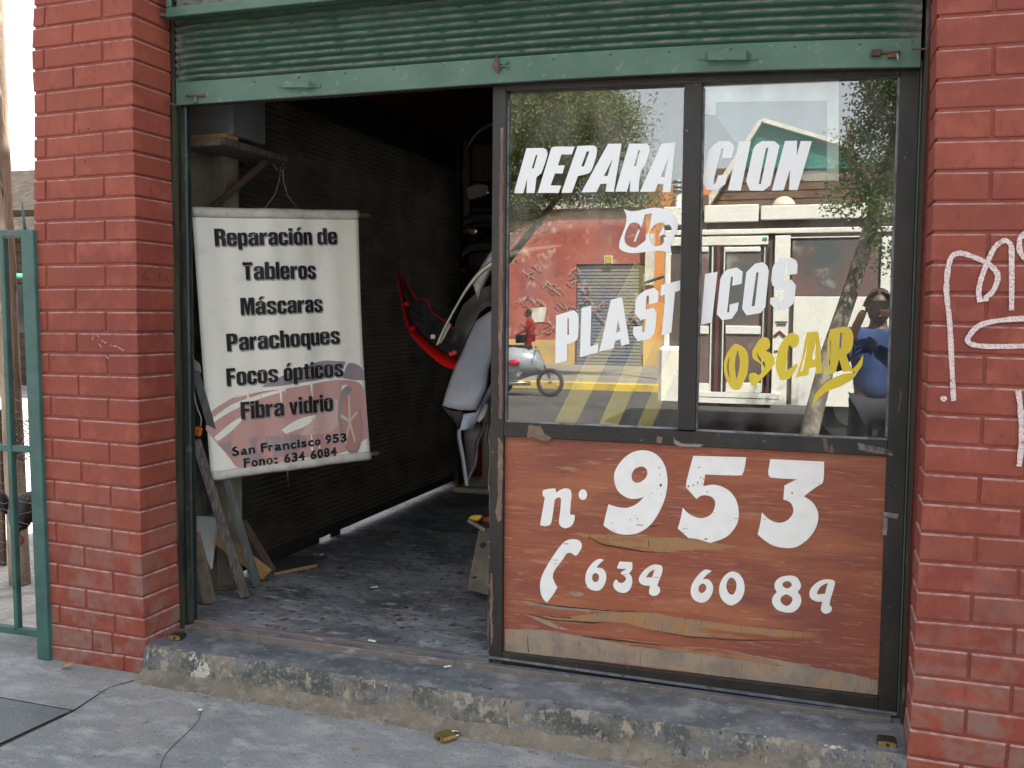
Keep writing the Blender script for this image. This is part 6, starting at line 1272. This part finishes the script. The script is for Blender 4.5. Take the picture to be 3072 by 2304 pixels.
def person(lab_, pos, rot, shirt, legm, J_, sc=1, extra=None):
    """J_: joints in body space (x right, y forward, z up), metres"""
    e = empty('person', lab_, 'person'); V_ = {k: Vector(v) for k, v in J_.items()}
    names = ['pelvis', 'waist', 'chest', 'neck', 'head', 'lsh', 'lel', 'lwr', 'rsh', 'rel', 'rwr', 'lhip', 'lkn', 'lan', 'lto', 'rhip', 'rkn', 'ran', 'rto']
    ed = [(0, 1), (1, 2), (2, 3), (3, 4), (2, 5), (5, 6), (6, 7), (2, 8), (8, 9), (9, 10), (0, 11), (11, 12), (12, 13), (13, 14), (0, 15), (15, 16), (16, 17), (17, 18)]
    ra = [(.14, .11), (.13, .10), (.15, .11), .052, .07, .055, .040, .026, .055, .040, .026, .085, .057, .04, .035, .085, .057, .04, .035]
    skin_mesh('body', [V_[n] for n in names], ed, ra, M['skin'], e)
    sv = [V_['pelvis']-Vector((0, 0, .03)), V_['waist'], V_['chest']+Vector((0, 0, .02)), V_['lsh'], V_['lel'], V_['rsh'], V_['rel'], V_['neck']-Vector((0, 0, .03))]
    skin_mesh('shirt', sv, [(0, 1), (1, 2), (2, 3), (3, 4), (2, 5), (5, 6), (2, 7)], [(.165, .13), (.16, .13), (.18, .135), .088, .066, .088, .066, (.10, .08)], shirt, e)
    lv = [V_['pelvis'], V_['lhip'], V_['lkn'], V_['lan']+Vector((0, 0, .04)), V_['rhip'], V_['rkn'], V_['ran']+Vector((0, 0, .04))]
    skin_mesh('trousers', lv, [(0, 1), (1, 2), (2, 3), (0, 4), (4, 5), (5, 6)], [(.155, .12), .10, .075, .06, .10, .075, .06], legm, e)
    for k in ('l', 'r'):
        a_, b_ = V_[k+'an'], V_[k+'to']; skin_mesh('shoe', [a_+Vector((0, -.04, -.03)), a_.lerp(b_, .5)+Vector((0, 0, -.02)), b_+Vector((0, .03, 0))], [(0, 1), (1, 2)], [.045, .047, .038], M['bag'], e)
    hd = V_['head']+Vector((0, .015, .05)); ell3('head', hd, (.078, .098, .118), M['skin'], e); ell3('hair', hd+Vector((0, -.020, .040)), (.084, .100, .096), M['hair'], e)
    ell3('nose', hd+Vector((0, .10, -.015)), (.013, .018, .022), M['skin'], e); ell3('mouth', hd+Vector((0, .090, -.058)), (.024, .008, .006), M['cab_red'], e)
    for s_ in (-1, 1): ell3('ear', hd+Vector((s_*.079, 0, -.005)), (.010, .018, .028), M['skin'], e); ell3('eye', hd+Vector((s_*.031, .086, .012)), (.012, .008, .008), M['black'], e)
    for k, s_ in (('l', -1), ('r', 1)): hand(e, V_[k+'wr'], V_[k+'wr']-V_[k+'el'], s_, M['skin'])
    if extra: extra(e, V_)
    e.location = pos; e.rotation_euler = (0, 0, rot); e.scale = (sc,)*3; return e
pp_ = aY(2630, 905, 4.25)
def cam_x(e, V_):
    c = (V_['lwr']+V_['rwr'])/2+Vector((0, .07, .03)); box('camera_body', tuple(c-Vector((.050, .012, .028))), tuple(c+Vector((.050, .012, .030))), M['black'], e, .004, 2)
person('person in a blue shirt holding a small camera up, mirrored in the right window pane', (pp_.x+.02, -3.72, pz(3, -3.4)-.005), 0, M['blue_cloth'], M['dark_cloth'],
  dict(pelvis=(0, 0, .95), waist=(0, .01, 1.10), chest=(0, -.01, 1.32), neck=(0, .0, 1.46), head=(0, .01, 1.53), lsh=(-.19, 0, 1.38), lel=(-.27, .14, 1.15), lwr=(-.10, .25, 1.565), rsh=(.19, 0, 1.38), rel=(.27, .14, 1.15), rwr=(.085, .25, 1.565), lhip=(-.09, 0, .90), lkn=(-.11, .02, .50), lan=(-.12, -.01, .09), lto=(-.13, .14, .04), rhip=(.09, 0, .90), rkn=(.11, .03, .50), ran=(.13, .0, .09), rto=(.15, .15, .04)), sc=1.07, extra=cam_x)
rp_ = mY(1590, 940, 24)
def bag_x(e, V_):
    c = V_['rwr']+Vector((.02, -.02, -.16)); box('handbag', tuple(c-Vector((.05, .14, .12))), tuple(c+Vector((.05, .14, .12))), M['bag'], e, .03, 2)
person('person in a red shirt with a black bag walking along the far pavement', (rp_.x, rp_.y, .11), math.radians(80), M['red_cloth'], M['red_cloth'],
  dict(pelvis=(0, 0, .95), waist=(0, .01, 1.10), chest=(0, .01, 1.32), neck=(0, .02, 1.46), head=(0, .04, 1.53), lsh=(-.18, 0, 1.38), lel=(-.24, -.12, 1.14), lwr=(-.22, .05, .94), rsh=(.18, 0, 1.38), rel=(.24, .08, 1.12), rwr=(.24, .26, 1.02), lhip=(-.09, 0, .90), lkn=(-.10, .18, .52), lan=(-.10, .22, .09), lto=(-.10, .37, .05), rhip=(.09, 0, .90), rkn=(.10, .02, .50), ran=(.10, -.28, .13), rto=(.10, -.16, .04)), extra=bag_x)

# ---- grit along the step, a weed clump under the gate, dark parts on the rack
bm = bmesh.new()
for k in range(420):
    x = R.uniform(.03, 2.95) if k < 330 else R.uniform(-.9, 3.2); y = -.05-abs(R.gauss(0, .035)) if k < 330 else R.uniform(-.85, -.03)
    r = R.uniform(.0012, .0042) if k < 330 else R.uniform(.001, .0026); z = pz(x, y)+r*.4+(.006 if y > -.07 else 0)
    bmesh.ops.create_icosphere(bm, subdivisions=1, radius=r, matrix=Matrix.Translation((x, y, z)) @ Matrix.Rotation(R.uniform(0, 3), 4, 'X') @ Matrix.Diagonal((R.uniform(.8, 1.7), 1, .6, 1)))
tag(obj('grit', bm, M['stone']), 'loose grit and small stones scattered at the foot of the step', None, None, 'stuff')
c = aZ(88, 1938, .13); bm = bmesh.new()
for k in range(90):
    a_, e_ = R.uniform(0, 6.28), R.uniform(.2, 1.3); d = Vector((math.cos(a_)*math.cos(e_), math.sin(a_)*math.cos(e_), math.sin(e_)))*R.uniform(.02, .05); q = c+Vector((R.gauss(0, .025), R.gauss(0, .012), 0)); n_ = d.cross(Vector((0, 0, 1))).normalized()*.003
    bm.faces.new([bm.verts.new(v) for v in (q-n_, q+n_, q+d)])
tag(obj('weed_clump', bm, mat('dry_weeds', (.09, .09, .045), rough=.9)), 'small dry weed clump under the teal gate', 'plant', None, 'stuff')
for k, (pts, yy, lab_) in enumerate((([(1388, 655), (1410, 640), (1445, 632), (1480, 636)], 2.6, 'black curved bumper on the rack, just under the large headlamp'), ([(1384, 748), (1412, 726), (1450, 718), (1482, 722)], 2.5, 'black curved bumper lowest on the rack above the cream strip'), ([(1386, 500), (1404, 420), (1440, 370), (1480, 350)], 2.7, 'dark curved trim piece hung highest at the back'))):
    q_ = open_smooth(pts, 4); o = surf('dark_bumper', G3([[(a, b, yy) for a, b in q_], [(a, b+12, yy-.06) for a, b in q_], [(a, b+30, yy-.05) for a, b in q_], [(a, b+38, yy+.02) for a, b in q_]]), .004, mat('glossy_black_plastic', (.03, .032, .035), rough=.25)); tag(o, lab_, 'car part')
